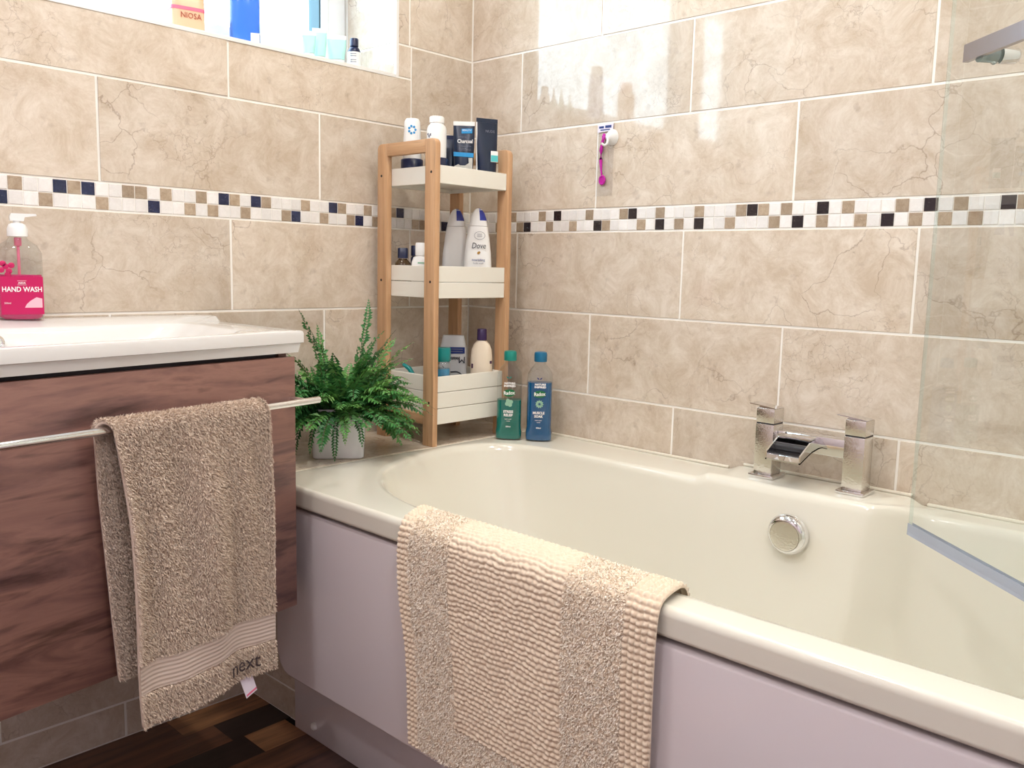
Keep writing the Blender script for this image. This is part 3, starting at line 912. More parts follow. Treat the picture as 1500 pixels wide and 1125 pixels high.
bas = thing('washbasin', 'wide white ceramic washbasin on the walnut vanity unit', 'washbasin', (0.0, -1.13, 0.8395))
BZ = Vector((0.0, -1.13, 0.8395))
e0 = vfront(-0.018, 0.004); e1 = vfront(VL + 0.02, 0.004)
outl = [(0.003, e0.y), (e0.x, e0.y), (e1.x, e1.y), (0.003, e1.y)]
cb = Vector((0.235, -1.13))
NS = 160
def ray2(poly, th, c0):
    d = Vector((math.cos(th), math.sin(th))); best = None
    for i in range(len(poly)):
        p = Vector(poly[i]) - c0; q = Vector(poly[(i + 1) % len(poly)]) - c0; e = q - p
        den = d.x * e.y - d.y * e.x
        if abs(den) < 1e-9: continue
        t = (p.x * e.y - p.y * e.x) / den; s = (p.x * d.y - p.y * d.x) / den
        if t > 0 and -1e-6 <= s <= 1 + 1e-6 and (best is None or t > best): best = t
    return c0 + d * best
ang2 = [2 * PI * i / NS for i in range(NS)]
for c in outl:
    a_ = math.atan2(c[1] - cb.y, c[0] - cb.x) % (2 * PI)
    ang2[min(range(NS), key=lambda i: abs(ang2[i] - a_))] = a_
o_ = [ray2(outl, a_, cb) for a_ in ang2]
f0_, f1_ = vfront(0.17, -0.022), vfront(VL - 0.10, -0.022)
bowl = [(0.115, -0.935), (0.118, -0.915), (0.135, -0.900), (0.20, -0.892), (f0_.x - 0.06, -0.905), (f0_.x - 0.012, -0.94), (f0_.x, f0_.y), (f1_.x, f1_.y), (f1_.x - 0.02, f1_.y - 0.02), (0.16, -1.40), (0.118, -1.385), (0.115, -1.36)]
i_ = [ray2(bowl, a_, cb) for a_ in ang2]
for _ in range(2): i_ = [(i_[k - 1] + i_[k] * 2 + i_[(k + 1) % NS]) / 4 for k in range(NS)]
rg = []
def r3(pts, zf): rg.append([(p.x - BZ.x, p.y - BZ.y, zf(p) - BZ.z) for p in pts])
tow = lambda p, k: p + (cb - p).normalized() * k
back = lambda p: 0.010 * (1 - sstep(0.088, 0.100, p.x))       # raised ledge along the wall
TOPZ = 0.879
r3([tow(p, 0.03) for p in o_], lambda p: 0.8395)
r3([tow(p, 0.010) for p in o_], lambda p: 0.8395)
r3([tow(p, 0.006) for p in o_], lambda p: 0.856)
r3([tow(p, 0.0) for p in o_], lambda p: 0.8575)
r3(o_, lambda p: TOPZ - 0.005 + back(p))
r3([tow(p, 0.002) for p in o_], lambda p: TOPZ - 0.001 + back(p))
r3([tow(p, 0.006) for p in o_], lambda p: TOPZ + back(p))
mid_ = [a_ + (b2 - a_) * 0.55 for a_, b2 in zip(o_, i_)]
r3(mid_, lambda p: TOPZ + back(p))
def bz(p): return TOPZ + (0.010 if p.x < 0.135 else 0.0)
r3([tow(p, -0.010) for p in i_], lambda p: TOPZ + back(p))
r3([tow(p, -0.002) for p in i_], lambda p: TOPZ - 0.002)
r3([tow(p, 0.006) for p in i_], lambda p: TOPZ - 0.010)
def dish(p, k, z):                      # the end nearest the bath slopes gently
    e = sstep(-1.05, -0.90, p.y)
    return p + (cb - p).normalized() * (k + e * k * 1.6)
r3([dish(p, 0.018, 0) for p in i_], lambda p: TOPZ - 0.034)
r3([dish(p, 0.036, 0) for p in i_], lambda p: TOPZ - 0.062)
r3([dish(p, 0.070, 0) for p in i_], lambda p: TOPZ - 0.075)
vs = [v for r in rg for v in r]; fs = []
for k in range(len(rg) - 1):
    for i in range(NS):
        j = (i + 1) % NS
        fs.append((k * NS + i, k * NS + j, (k + 1) * NS + j, (k + 1) * NS + i))
fs.append(tuple((len(rg) - 1) * NS + i for i in range(NS)))
# the closed bottom keeps clear of the cabinet: let the bowl sink into the ceramic only
bo = mesh('basin_body', vs, fs, M['ceramic'], bas, smooth=True)
bo.data.set_sharp_from_angle(angle=R(45))
loft('overflow_ring', [(0.0, 0.013, 0.013), (0.003, 0.0125, 0.0125), (0.004, 0.009, 0.009), (0.001, 0.008, 0.008)], M['chrome'], bas, 24,
     loc=(0.1275, -1.228 - BZ.y, 0.856 - BZ.z), rot=(0, R(80), 0))

# ------------------------------------------------------------------ hand-wash bottle
hw = thing('hand_wash_bottle', 'pink hand wash pump bottle on the back ledge of the washbasin', 'soap bottle', (0.052, -1.163, 0.8895), R(80))
LV = [(0.001, 0.030, 0.018, 3.5), (0.006, 0.0355, 0.022, 3.5), (0.030, 0.0362, 0.0225, 3.5), (0.080, 0.0362, 0.0225, 3.5)]
loft('liquid', [(z, a - 0.0015, b2 - 0.0015, e) for z, a, b2, e in LV], M['liquid_pink'], hw, 40)
loft('bottle', [(0.0, 0.030, 0.018, 3.5), (0.005, 0.0365, 0.023, 3.5), (0.060, 0.0372, 0.0235, 3.5), (0.118, 0.0366, 0.023, 3.4), (0.132, 0.030, 0.020, 3.0), (0.140, 0.018, 0.015, 2.2), (0.146, 0.014, 0.014, 2), (0.150, 0.014, 0.014, 2)], M['clear'], hw, 40)
col_ = loft('pump_collar', [(0.147, 0.0165, 0.0165), (0.160, 0.0165, 0.0165), (0.168, 0.013, 0.013), (0.170, 0.0085, 0.0085)], M['white_plastic'], hw, 28)
loft('pump_stem', [(0.170, 0.006, 0.006), (0.174, 0.006, 0.006)], M['white_plastic'], hw, 16)
prism('pump_head', [(-0.010, 0.174), (0.011, 0.174), (0.0115, 0.181), (0.009, 0.187), (-0.030, 0.1875), (-0.031, 0.184), (-0.012, 0.181)], 0.014, M['white_plastic'], hw, 'xz', -0.007, rot=(0, 0, R(180)))
loft('dip_tube', [(0.006, 0.0025, 0.0025), (0.130, 0.0025, 0.0025), (0.131, 0.006, 0.006), (0.145, 0.006, 0.006)], M['ink_pink'], hw, 10)
lb = prism('label', [(-0.0335, 0.010), (0.0335, 0.010), (0.0335, 0.077), (-0.0335, 0.077)], 0.0004, M['label_pink'], hw, 'xz', -0.0242)
text('lettering', 'HAND WASH', 0.0125, (0.0, -0.0246, 0.054), M['ink_white'], lb, sx=0.83, bold=0.0002)
text('lettering', 'ASDA', 0.0042, (0.0, -0.0246, 0.0655), M['ink_white'], lb, sx=1.1, bold=0.0001)
for z in (0.062, 0.069): prism('print_line', [(-0.007, z), (0.007, z), (0.007, z + 0.0005), (-0.007, z + 0.0005)], 0.0002, M['ink_white'], lb, 'xz', -0.0245)
text('lettering', '500ml', 0.0042, (-0.0235, -0.0246, 0.030), M['ink_white'], lb)
prism('picture', [(0.003, 0.022), (0.031, 0.022), (0.031, 0.038), (0.022, 0.0405), (0.012, 0.034), (0.006, 0.028)], 0.0002, plain('pale_pink_print', srgb(240, 190, 204), 0.4), lb, 'xz', -0.0245)
for k, (bx, bz_) in enumerate(((-0.031, 0.088), (-0.024, 0.094), (-0.019, 0.086), (-0.028, 0.099), (-0.015, 0.096), (-0.021, 0.080))):
    loft('berry_print', [(-0.0002, 0.0052, 0.0052), (0.0, 0.005, 0.005)], M['label_pink'], hw, 16, loc=(bx, -0.0238, bz_), rot=(PI / 2, 0, 0))

# ------------------------------------------------------------------ three-tier bamboo shelf
shf = thing('shelf_rack', 'three-tier bamboo rack with white trays standing in the tiled corner', 'shelf', (0.145, -0.224, RIM))
SO = Vector((0.145, -0.224, RIM))
FT = 0.016
def frame(y0, name):
    X0, X1, H = -0.105, 0.105, 0.711
    pw = 0.036
    yl = y0 - SO.y
    f = bpy.data.objects.new(name, None); f.empty_display_size = 0.03; link(f, shf)
    # posts with rounded outer top corners
    def post(xa, xb, left):
        r = 0.014
        pts = [(xa, 0.0), (xb, 0.0)]
        if left:
            pts += [(xb, H - pw), (xb, H)]
            pts += [(xa + r - r * math.sin(t), H - r + r * math.cos(t)) for t in [k * PI / 12 for k in range(7)]]
        else:
            pts += [(xb - r + r * math.cos(t), H - r + r * math.sin(t)) for t in [k * PI / 12 for k in range(7)]]
            pts += [(xa, H)]
        bm = bmesh.new()
        f0 = bm.faces.new([bm.verts.new((p[0], yl, p[1])) for p in pts])
        ex = bmesh.ops.extrude_face_region(bm, geom=[f0])
        bmesh.ops.translate(bm, vec=(0, FT, 0), verts=[v for v in ex['geom'] if isinstance(v, bmesh.types.BMVert)])
        bmesh.ops.bevel(bm, geom=[e for e in bm.edges if abs(e.verts[0].co.y - e.verts[1].co.y) < 1e-6], offset=0.002, segments=2, profile=0.5, affect='EDGES')
        return bm_obj('post', bm, M['bamboo'], f, autosmooth=40)
    for left, xa in ((True, X0), (False, X1 - pw)):
        p = post(xa, xa + pw, left)
        if y0 < -0.2:
            for z in (0.636, 0.387, 0.104):
                loft('screw_hole', [(0, 0.0032, 0.0032), (0.0006, 0.003, 0.003)], M['screw'], p, 12, loc=(xa + pw / 2 + (0.004 if not left else -0.002), yl + 0.0001, z), rot=(PI / 2, 0, 0))
    box('top_rail', X0 + pw + 0.0002, X1 - pw - 0.0002, yl + 0.0005, yl + FT - 0.0005, H - 0.030, H - 0.0003, M['bamboo_x'], f, 0.0015)
    box('low_rail', X0 + pw + 0.0002, X1 - pw - 0.0002, yl + 0.002, yl + FT - 0.002, 0.050, 0.075, M['bamboo_x'], f, 0.0015)
    return f
frame(-0.352, 'side_frame')
frame(-0.113, 'side_frame')
TY0, TY1 = -0.352 + FT + 0.0006, -0.113 - 0.0006
TX0, TX1 = 0.046, 0.2455
def tray(z0, z1, nb):
    t = bpy.data.objects.new('tray', None); t.empty_display_size = 0.03; link(t, shf)
    hb = (z1 - z0) / nb
    th = 0.009
    for k in range(nb):
        a, b_ = z0 + k * hb - SO.z, z0 + (k + 1) * hb - SO.z - 0.0012
        for (x0, x1, y0, y1) in ((TX1 - th, TX1, TY0, TY1), (TX0, TX0 + th, TY0, TY1), (TX0 + th, TX1 - th, TY0, TY0 + th), (TX0 + th, TX1 - th, TY1 - th, TY1)):
            box('board', x0 - SO.x, x1 - SO.x, y0 - SO.y, y1 - SO.y, a, b_, M['tray'], t, 0.0009, 1)
    box('bottom', TX0 + th - SO.x, TX1 - th - SO.x, TY0 + th - SO.y, TY1 - th - SO.y, z0 + 0.009 - SO.z, z0 + 0.014 - SO.z, M['tray'], t)
    return z0 + 0.0142
T1 = tray(1.190, 1.232, 1)
T2 = tray(0.927, 1.003, 2)
T3 = tray(0.629, 0.744, 3)

# ------------------------------------------------------------------ things on the rack
CAM_AZ = R(-43)
def face(az): return az + PI / 2        # rotation that points local -Y to azimuth az
# top tray
for (x, y, hh, r, nm, lab, tall) in ((0.100, -0.294, 0.148, 0.026, 'tablet_bottle', 'white bottle with blue flower emblem standing on its navy cap', False),
                                     (0.168, -0.276, 0.149, 0.0265, 'tablet_bottle', 'white shouldered bottle with navy base in the top tray', True)):
    t = thing(nm, lab, 'bottle', (x, y, T1), face(R(-50)), 'navy and white bottles in the top tray')
    loft('navy_base', [(0.0, r, r), (0.002, r + 0.001, r + 0.001), (0.050, r + 0.001, r + 0.001), (0.052, r - 0.001, r - 0.001)], M['navy'], t, 36)
    if tall:
        loft('body', [(0.052, r - 0.003, r - 0.003), (0.118, r - 0.003, r - 0.003), (0.126, r - 0.006, r - 0.006), (0.130, r - 0.010, r - 0.010), (0.133, r - 0.0105, r - 0.0105)], M['white_plastic'], t, 36)
        loft('lid', [(0.133, r - 0.009, r - 0.009), (0.146, r - 0.009, r - 0.009), (0.148, r - 0.011, r - 0.011)], M['white_plastic'], t, 36)
        for (px, pz) in ((-0.014, 0.100), (-0.011, 0.104), (-0.017, 0.105)):
            loft('petal_print', [(0, 0.0032, 0.0032), (0.0003, 0.003, 0.003)], M['ink_grey'], t, 10, loc=(px, -math.sqrt((r - 0.003) ** 2 - px * px) - 0.0001, pz), rot=(PI / 2, 0, 0))
    else:
        loft('body', [(0.052, r - 0.003, r - 0.003), (0.120, r - 0.006, r - 0.006), (0.140, r - 0.007, r - 0.007), (0.147, r - 0.011, r - 0.011), (0.148, r - 0.016, r - 0.016)], M['white_plastic'], t, 36)
        for k in range(7):
            a = 2 * PI * k / 7
            px, pz = 0.003 + 0.0075 * math.cos(a), 0.119 + 0.0085 * math.sin(a)
            loft('petal_print', [(0, 0.003, 0.003), (0.0003, 0.0028, 0.0028)], M['ink_blue'], t, 10, loc=(px, -math.sqrt((r - 0.0055) ** 2 - px * px) - 0.0003, pz), rot=(PI / 2, 0, 0))

def flat_tube(nm, lab, loc, az, w, h, mat, crimp, group, cap=None, depth=0.020):
    t = thing(nm, lab, 'tube', loc, face(az), group)
    loft('cap', [(0.0, w * 0.36, depth * 0.85), (0.014, w * 0.38, depth * 0.88), (0.0155, w * 0.37, depth * 0.85)], cap or mat, t, 32)
    loft('body', [(0.0158, w * 0.40, depth, 2.2), (0.03, w * 0.44, depth, 2.3), (h * 0.6, w * 0.49, depth * 0.55, 2.6), (h - 0.010, w * 0.5, 0.0022, 4)], mat, t, 36)
    loft('crimp', [(h - 0.0098, w * 0.5, 0.0020, 6), (h, w * 0.5, 0.0018, 6)], crimp, t, 36)
    return t
def tdep(z, h, depth): # front surface of a flat tube at height z
    if z < h * 0.6: return depth + (depth * 0.55 - depth) * (z - 0.03) / (h * 0.6 - 0.03)
    return depth * 0.55 + (0.0022 - depth * 0.55) * (z - h * 0.6) / (h - 0.010 - h * 0.6)
G1 = 'cosmetic tubes in the top tray'
h1 = 0.146
tilt = lambda h, d: math.atan2(d - 0.0022, h * 0.9)
t = flat_tube('face_mask_tube', 'navy charcoal face tube with white crimped top', (0.180, -0.198, T1), R(-45), 0.052, h1, M['navy_tube'], M['white_plastic'], G1)
rr = (PI / 2 - 0.09, 0, 0)
text('lettering', 'Charcoal', 0.0125, (0.003, -tdep(0.098, h1, 0.02) - 0.0012, 0.098), M['ink_white'], t, rot=rr, sx=0.82, bold=0.0002)
bd = prism('badge', [(-0.006, 0.117), (0.020, 0.118), (0.020, 0.129), (-0.006, 0.128)], 0.0004, M['ink_blue'], t, 'xz', -tdep(0.117, h1, 0.02) - 0.0012)
text('lettering', 'BEAUTY', 0.006, (0.007, -tdep(0.117, h1, 0.02) - 0.0017, 0.1245), M['ink_white'], bd, sx=1.0)
prism('stripe', [(-0.024, 0.062), (0.024, 0.060), (0.024, 0.070), (-0.024, 0.072)], 0.0004, M['ink_blue'], t, 'xz', -tdep(0.060, h1, 0.02) - 0.0006)
for k, z in enumerate((0.108, 0.086, 0.081, 0.077)):
    prism('print_line', [(-0.012, z), (0.006 + 0.012 * (k % 2), z), (0.006 + 0.012 * (k % 2), z + 0.0009), (-0.012, z + 0.0009)], 0.0003, M['ink_grey'], t, 'xz', -tdep(z, h1, 0.02) - 0.0006)
prism('mineral_print', [(-0.022, 0.032), (0.022, 0.032), (0.022, 0.058), (0.012, 0.058), (0.013, 0.046), (0.004, 0.040), (-0.008, 0.040), (-0.012, 0.043), (-0.022, 0.038)], 0.0004, plain('pale_mineral_print', srgb(196, 196, 190), 0.6, var=0.3, vscale=150), t, 'xz', -0.0206)
t = flat_tube('face_mask_tube', 'small plain navy tube half hidden behind the charcoal tube', (0.118, -0.186, T1), R(-45), 0.040, 0.120, M['navy_tube'], M['navy'], G1)
t = flat_tube('face_mask_tube', 'dark navy tube with white back edge and aqua sticker', (0.212, -0.152, T1), R(-22), 0.056, 0.156, M['navy_tube'], M['navy_tube'], G1)
text('lettering', 'NUDE', 0.009, (0.006, -tdep(0.125, 0.156, 0.02) - 0.0012, 0.125), M['ink_grey'], t, rot=rr)
st = prism('sticker', [(0.004, 0.052), (0.023, 0.052), (0.023, 0.078), (0.004, 0.078)], 0.0004, M['ink_white'], t, 'xz', -tdep(0.05, 0.156, 0.02) - 0.001)
prism('sticker_print', [(0.0045, 0.053), (0.0225, 0.053), (0.0225, 0.068), (0.0045, 0.068)], 0.0003, plain('aqua_print', srgb(90, 200, 205), 0.4), st, 'xz', -tdep(0.05, 0.156, 0.02) - 0.0014)
prism('white_edge', [(-0.0275, 0.024), (-0.0235, 0.024), (-0.0270, 0.146), (-0.0290, 0.146)], 0.003, M['white_plastic'], t, 'xz', -0.0035)

# middle tray
t = thing('perfume_bottle', 'small amber glass bottle with square navy cap', 'bottle', (0.078, -0.302, T2), face(R(-45)))
loft('glass_body', [(0.0, 0.020, 0.016, 2.6), (0.052, 0.0215, 0.017, 2.6), (0.066, 0.019, 0.016, 2.4), (0.074, 0.012, 0.011, 2), (0.077, 0.010, 0.010, 2)], M['amber'], t, 32)
loft('cap', [(0.078, 0.0125, 0.0125, 4), (0.101, 0.0125, 0.0125, 4), (0.103, 0.011, 0.011, 4)], M['navy'], t, 32)
t = thing('perfume_bottle', 'dark navy capped bottle behind the white bottle in the middle tray', 'bottle', (0.082, -0.262, T2), face(R(-45)))
loft('body', [(0.0, 0.014, 0.014, 3), (0.080, 0.014, 0.014, 3), (0.084, 0.011, 0.011, 2)], M['navy'], t, 28)
loft('cap', [(0.0845, 0.0135, 0.0135, 3), (0.108, 0.0135, 0.0135, 3), (0.110, 0.012, 0.012, 3)], M['navy'], t, 28)
t = thing('lotion_bottle', 'white lotion bottle with narrow cap in the middle tray', 'bottle', (0.150, -0.306, T2), face(R(-55)))
loft('body', [(0.0, 0.022, 0.015, 3), (0.068, 0.022, 0.015, 3), (0.080, 0.018, 0.013, 2.6), (0.084, 0.012, 0.012, 2)], M['white_plastic'], t, 32)
loft('cap', [(0.0843, 0.0128, 0.0128, 3), (0.113, 0.0128, 0.0128, 3), (0.115, 0.0115, 0.0115, 3)], M['white_plastic'], t, 28)
prism('print_line', [(-0.004, 0.0655), (0.018, 0.0655), (0.018, 0.069), (-0.004, 0.069)], 0.0004, M['ink_leaf'], t, 'xz', -0.0156)
t = thing('bottle', 'tall clear bottle with a dark striped base behind the bamboo post', 'bottle', (0.098, -0.226, T2), face(R(-45)))
loft('glass_body', [(0.0, 0.016, 0.016, 3), (0.188, 0.016, 0.016, 3), (0.192, 0.013, 0.013, 3)], M['clear'], t, 28)
for k in range(6):
    z = 0.03 + k * 0.011
    loft('dark_stripe', [(z, 0.0155, 0.0155, 3), (z + 0.008, 0.0155, 0.0155, 3)], M['purple'], t, 28)

def body_wash(loc, az, lab, printed):
    t = thing('body_wash_bottle', lab, 'bottle', loc, face(az), 'white body wash bottles in the middle tray')
    H = 0.205
    prof = [(0.0, 0.030, 0.017), (0.004, 0.0335, 0.0195), (0.030, 0.0352, 0.021), (0.060, 0.0350, 0.021), (0.095, 0.0328, 0.020), (0.130, 0.0285, 0.018), (0.160, 0.0235, 0.016)]
    loft('body', [(z, a, b2, 2.3) for z, a, b2 in prof], M['white_plastic'], t, 40)
    cp = loft('cap', [(0.1608, 0.0232, 0.0158, 2.2), (0.178, 0.0195, 0.014, 2.2), (0.192, 0.0145, 0.0115, 2.1), (0.200, 0.0095, 0.008, 2), (0.2035, 0.004, 0.004, 2)], M['white_plastic'], t, 40)
    # blue flip tab over the shoulder of the cap
    vs = []
    tr_ = ((0.174, 0.0204, 0.0146), (0.180, 0.0192, 0.0138), (0.187, 0.0165, 0.0124), (0.193, 0.0140, 0.0112), (0.1985, 0.0106, 0.0088), (0.2025, 0.006, 0.0055), (0.2044, 0.001, 0.001))
    for z, a, b2 in tr_:
        for th in (-75, -55, -35, -12, 12, 30):
            vs.append((1.04 * a * math.cos(R(th)), 1.04 * b2 * math.sin(R(th)), z))
    fs = []
    for k in range(len(tr_) - 1):
        for i in range(5): fs.append((6 * k + i, 6 * k + i + 1, 6 * k + 7 + i, 6 * k + 6 + i))
    mesh('flip_tab', vs, fs, M['royal'], cp, smooth=True)
    # grip hollow's shade as a darker patch painted on the left flank
    vs, fs = [], []
    if printed:
        for k in range(13):
            u = k / 12
            z = 0.045 + 0.06 * u
            w = 0.011 * math.sin(PI * u) ** 0.7
            a = 0.0352 - 0.0035 * max(0, (z - 0.06) / 0.045)
            for j in range(4):
                q = j / 3
                th = PI + 0.15 + q * 0.9 * math.sin(PI * u) ** 0.6
                vs.append((a * 1.004 * math.cos(th), 0.0213 * 1.004 * math.sin(th), z))
        for k in range(12):
            for j in range(3): fs.append((4 * k + j, 4 * k + j + 1, 4 * k + 5 + j, 4 * k + 4 + j))
        mesh('grip_shade', vs, fs, plain('shaded_white_plastic', srgb(222, 222, 220), 0.35), t, smooth=True)
        y = -0.0216
        text('lettering', 'Dove', 0.020, (0.004, y, 0.112), M['ink_dark'], t, sx=0.8, shear=0.2, rot=(PI / 2 - 0.06, 0, 0))
        text('lettering', 'nourishing', 0.0085, (0.004, y - 0.0008, 0.078), M['ink_navy'], t, sx=0.9)
        text('lettering', 'body wash', 0.0045, (0.004, y - 0.0008, 0.070), M['ink_grey'], t, sx=1.3)
        prism('emblem', [(0.000, 0.094), (0.004, 0.091), (0.009, 0.096), (0.007, 0.099), (0.003, 0.098)], 0.0005, M['ink_gold'], t, 'xz', y - 0.0003)
        bm = bmesh.new()
        tube_mesh(bm, [(0.006 + 0.013 * math.cos(a), y + 0.0006, 0.137 + 0.0095 * math.sin(a)) for a in [2 * PI * k / 28 for k in range(29)]], 0.0005, 5, False)
        bm_obj('round_badge', bm, M['ink_grey'], t)
        for z in (0.134, 0.137, 0.140): prism('print_line', [(0.0, z), (0.012, z), (0.012, z + 0.0009), (0.0, z + 0.0009)], 0.0003, M['ink_grey'], t, 'xz', y + 0.0006)
    return t
body_wash((0.133, -0.176, T2), R(-60), 'plain side of a white body wash bottle with blue flip tab, behind its printed twin', False)
body_wash((0.202, -0.166, T2), R(-50), 'printed white body wash bottle with blue flip tab, front of the pair', True)

# bottom tray
t = thing('contact_lens_pot', 'small bottle of bright blue liquid with teal screw cap', 'bottle', (0.205, -0.283, T3), face(R(-45)))
loft('cap', [(0.131, 0.0195, 0.0195), (0.132, 0.0205, 0.0205), (0.160, 0.0205, 0.0205), (0.164, 0.019, 0.019), (0.165, 0.006, 0.006)], M['teal'], t, 32)
loft('bottle', [(0.0, 0.019, 0.019, 3), (0.004, 0.0203, 0.0203, 3), (0.126, 0.0203, 0.0203, 3), (0.130, 0.017, 0.017, 2)], M['clear'], t, 32)
loft('liquid', [(0.002, 0.018, 0.018, 3), (0.006, 0.0192, 0.0192, 3), (0.113, 0.0192, 0.0192, 3)], M['aqua_liquid'], t, 32)
t = thing('hair_tube', 'white hair product tube with navy band standing upside down', 'tube', (0.140, -0.186, T3), face(R(-50)))
H = 0.186
loft('body', [(0.0, 0.034, 0.016, 2.6), (0.03, 0.036, 0.018, 2.6), (0.150, 0.034, 0.015, 2.8), (0.182, 0.0275, 0.013, 3), (0.186, 0.026, 0.012, 3)], plain('silver_white_tube', srgb(206, 208, 212), 0.3), t, 40)
def hy(z): return -(0.018 - 0.003 * (z - 0.03) / 0.12) - 0.0008
prism('navy_band', [(-0.020, 0.139), (0.031, 0.141), (0.031, 0.157), (-0.020, 0.156)], 0.0005, M['ink_navy'], t, 'xz', hy(0.139))
text('lettering', 'M', 0.024, (0.024, hy(0.12) - 0.0004, 0.1255), M['ink_dark'], t, rot=(PI / 2, PI, 0), sx=1.0)
text('lettering', 'oisture', 0.0125, (-0.002, hy(0.12) - 0.0004, 0.128), M['ink_dark'], t, rot=(PI / 2, PI, 0), bold=0.0003)
for z, a in ((0.151, 0.4), (0.145, 0.5)): prism('print_line', [(-0.008, z), (0.026, z), (0.026, z + 0.0016), (-0.008, z + 0.0016)], 0.0004, M['ink_grey'], t, 'xz', hy(0.139) - 0.0003)
bm = bmesh.new()
tube_mesh(bm, [(-0.026 + 0.058 * u, hy(0.11) - 0.0002, 0.109 - 0.030 * u - 0.006 * math.sin(2 * PI * u)) for u in [k / 12 for k in range(13)]], [0.0006 + 0.0012 * math.sin(PI * k / 12) for k in range(13)], 5)
bm_obj('swoosh_print', bm, M['ink_dark'], t)
t = thing('lotion_bottle', 'cream round-shouldered lotion bottle with purple cap', 'bottle', (0.205, -0.149, T3), face(R(-45)))
loft('body', [(0.0, 0.026, 0.0155, 2.2), (0.004, 0.0275, 0.0165, 2.2), (0.130, 0.0275, 0.0165, 2.2), (0.152, 0.0255, 0.0155, 2.1), (0.166, 0.020, 0.014, 2), (0.174, 0.0125, 0.0115, 2), (0.176, 0.011, 0.011, 2)], M['cream_plastic'], t, 40)
loft('cap', [(0.1765, 0.0125, 0.0125, 2.4), (0.203, 0.0120, 0.0120, 2.4), (0.205, 0.0105, 0.0105, 2.4)], M['purple'], t, 32)
for (x0, x1, z0, z1) in ((-0.0255, -0.018, 0.106, 0.117), (0.020, 0.0262, 0.118, 0.125)):
    prism('label_print', [(x0, z0), (x1, z0), (x1, z1), (x0, z1)], 0.004, plain('plum_print', srgb(70, 40, 70), 0.5), t, 'xz', -0.0115)
t = thing('razor', 'turquoise plastic razor handle poking out of the bottom tray', 'razor', (0.150, -0.315, T3 + 0.001))
tube('handle', [(0.0, 0.012, 0.004), (-0.006, 0.006, 0.05), (-0.012, 0.0, 0.090), (-0.020, -0.008, 0.108), (-0.040, -0.010, 0.116)], [0.004, 0.005, 0.0055, 0.006, 0.004], M['teal'], t, 12)
box('blade_head', -0.020, 0.020, 0.008, 0.018, 0.0, 0.008, M['teal'], t, 0.002)

# ------------------------------------------------------------------ bath soak bottles
def soak(loc, az, lab, liq, cap, level, words, flower):
    t = thing('bath_soak_bottle', lab, 'bottle', loc, face(az), 'bath soak bottles on the bath corner')
    e = 3.6
    sh = [(0.0, 0.0290, 0.0185), (0.004, 0.0330, 0.0215), (0.022, 0.0332, 0.0217), (0.034, 0.0312, 0.0205), (0.150, 0.0312, 0.0205), (0.168, 0.0295, 0.0195)]
    loft('liquid', [(0.0022, 0.0282, 0.0178, e)] + [(z, a - 0.0012, b2 - 0.0012, e) for z, a, b2 in sh[1:4]] + [(level, 0.0300, 0.0193, e)], liq, t, 44)
    loft('bottle', [(z, a, b2, e) for z, a, b2 in sh] + [(0.180, 0.0225, 0.0175, 3), (0.188, 0.0155, 0.0145, 2.3), (0.192, 0.0135, 0.0135, 2), (0.200, 0.0135, 0.0135, 2)], M['clear'], t, 44)
    loft('cap', [(0.1965, 0.0150, 0.0150), (0.198, 0.0158, 0.0158), (0.215, 0.0158, 0.0158), (0.2195, 0.0145, 0.0145), (0.221, 0.009, 0.009)], cap, t, 36)
    y = -0.0209
    loft('badge', [(0.0, 0.0150, 0.0088, 2.2), (0.0005, 0.0150, 0.0088, 2.2)], M['ink_green'], t, 36, loc=(0.001, y, 0.118), rot=(PI / 2, R(-4), 0))
    text('lettering', 'Radox', 0.0125, (0.001, y - 0.0009, 0.118), M['ink_white'], t, sx=0.85, bold=0.0003, rot=(PI / 2, R(-4), 0))
    text('lettering', 'NATURE\nINSPIRED', 0.0066, (0.002, y - 0.0002, 0.1385), M['ink_white'], t, bold=0.0003, sx=1.05)
    text('lettering', words, 0.0086, (-0.0005, y - 0.0002, 0.067), M['ink_white'], t, bold=0.0003, sx=0.92)
    text('lettering', 'bath soak', 0.0036, (-0.0005, y - 0.0002, 0.053), M['ink_white'], t, sx=1.2)
    text('lettering', 'herbal', 0.0034, (0.0, y - 0.0002, 0.048), M['ink_white'], t)
    text('lettering', '500ml', 0.0048, (0.0, y - 0.0002, 0.034), M['ink_white'], t, bold=0.0001)
    # small leaf mark and the flower picture
    for s in (-1, 1):
        prism('leaf_mark', [(0.0, 0.1535), (s * 0.004, 0.1545), (s * 0.0072, 0.1590), (s * 0.003, 0.1580)], 0.0003, M['ink_navy'] if flower else M['teal_cap'], t, 'xz', y)
    for k in range(11 if flower else 4):
        a = 2 * PI * k / (11 if flower else 4) + 0.5
        r0, w = (0.011, 0.0022) if flower else (0.0068, 0.0052)
        cx_, cz_ = 0.001, 0.0935
        d = Vector((math.cos(a), math.sin(a))); n = Vector((-d.y, d.x))
        if flower: pts = [d * 0.002, d * 0.007 + n * w, d * r0, d * 0.007 - n * w]
        else: pts = [d * 0.0055 + Vector((math.cos(q), math.sin(q))) * w for q in [2 * PI * i / 9 for i in range(9)]]
        prism('petal_print', [(cx_ + p.x, cz_ + p.y) for p in pts], 0.0003, M['ink_leaf'], t, 'xz', y + 0.00005 * k)
    return t
soak((0.294, -0.137, RIM + 0.0005), R(-52), 'bath soak bottle half full of green liquid with green cap', M['liquid_green'], M['teal_cap'], 0.100, 'STRESS\nRELIEF', False)
soak((0.356, -0.094, RIM + 0.0005), R(-52), 'bath soak bottle three quarters full of blue liquid with blue cap', M['liquid_blue'], M['blue_cap'], 0.146, 'MUSCLE\nSOAK', True)

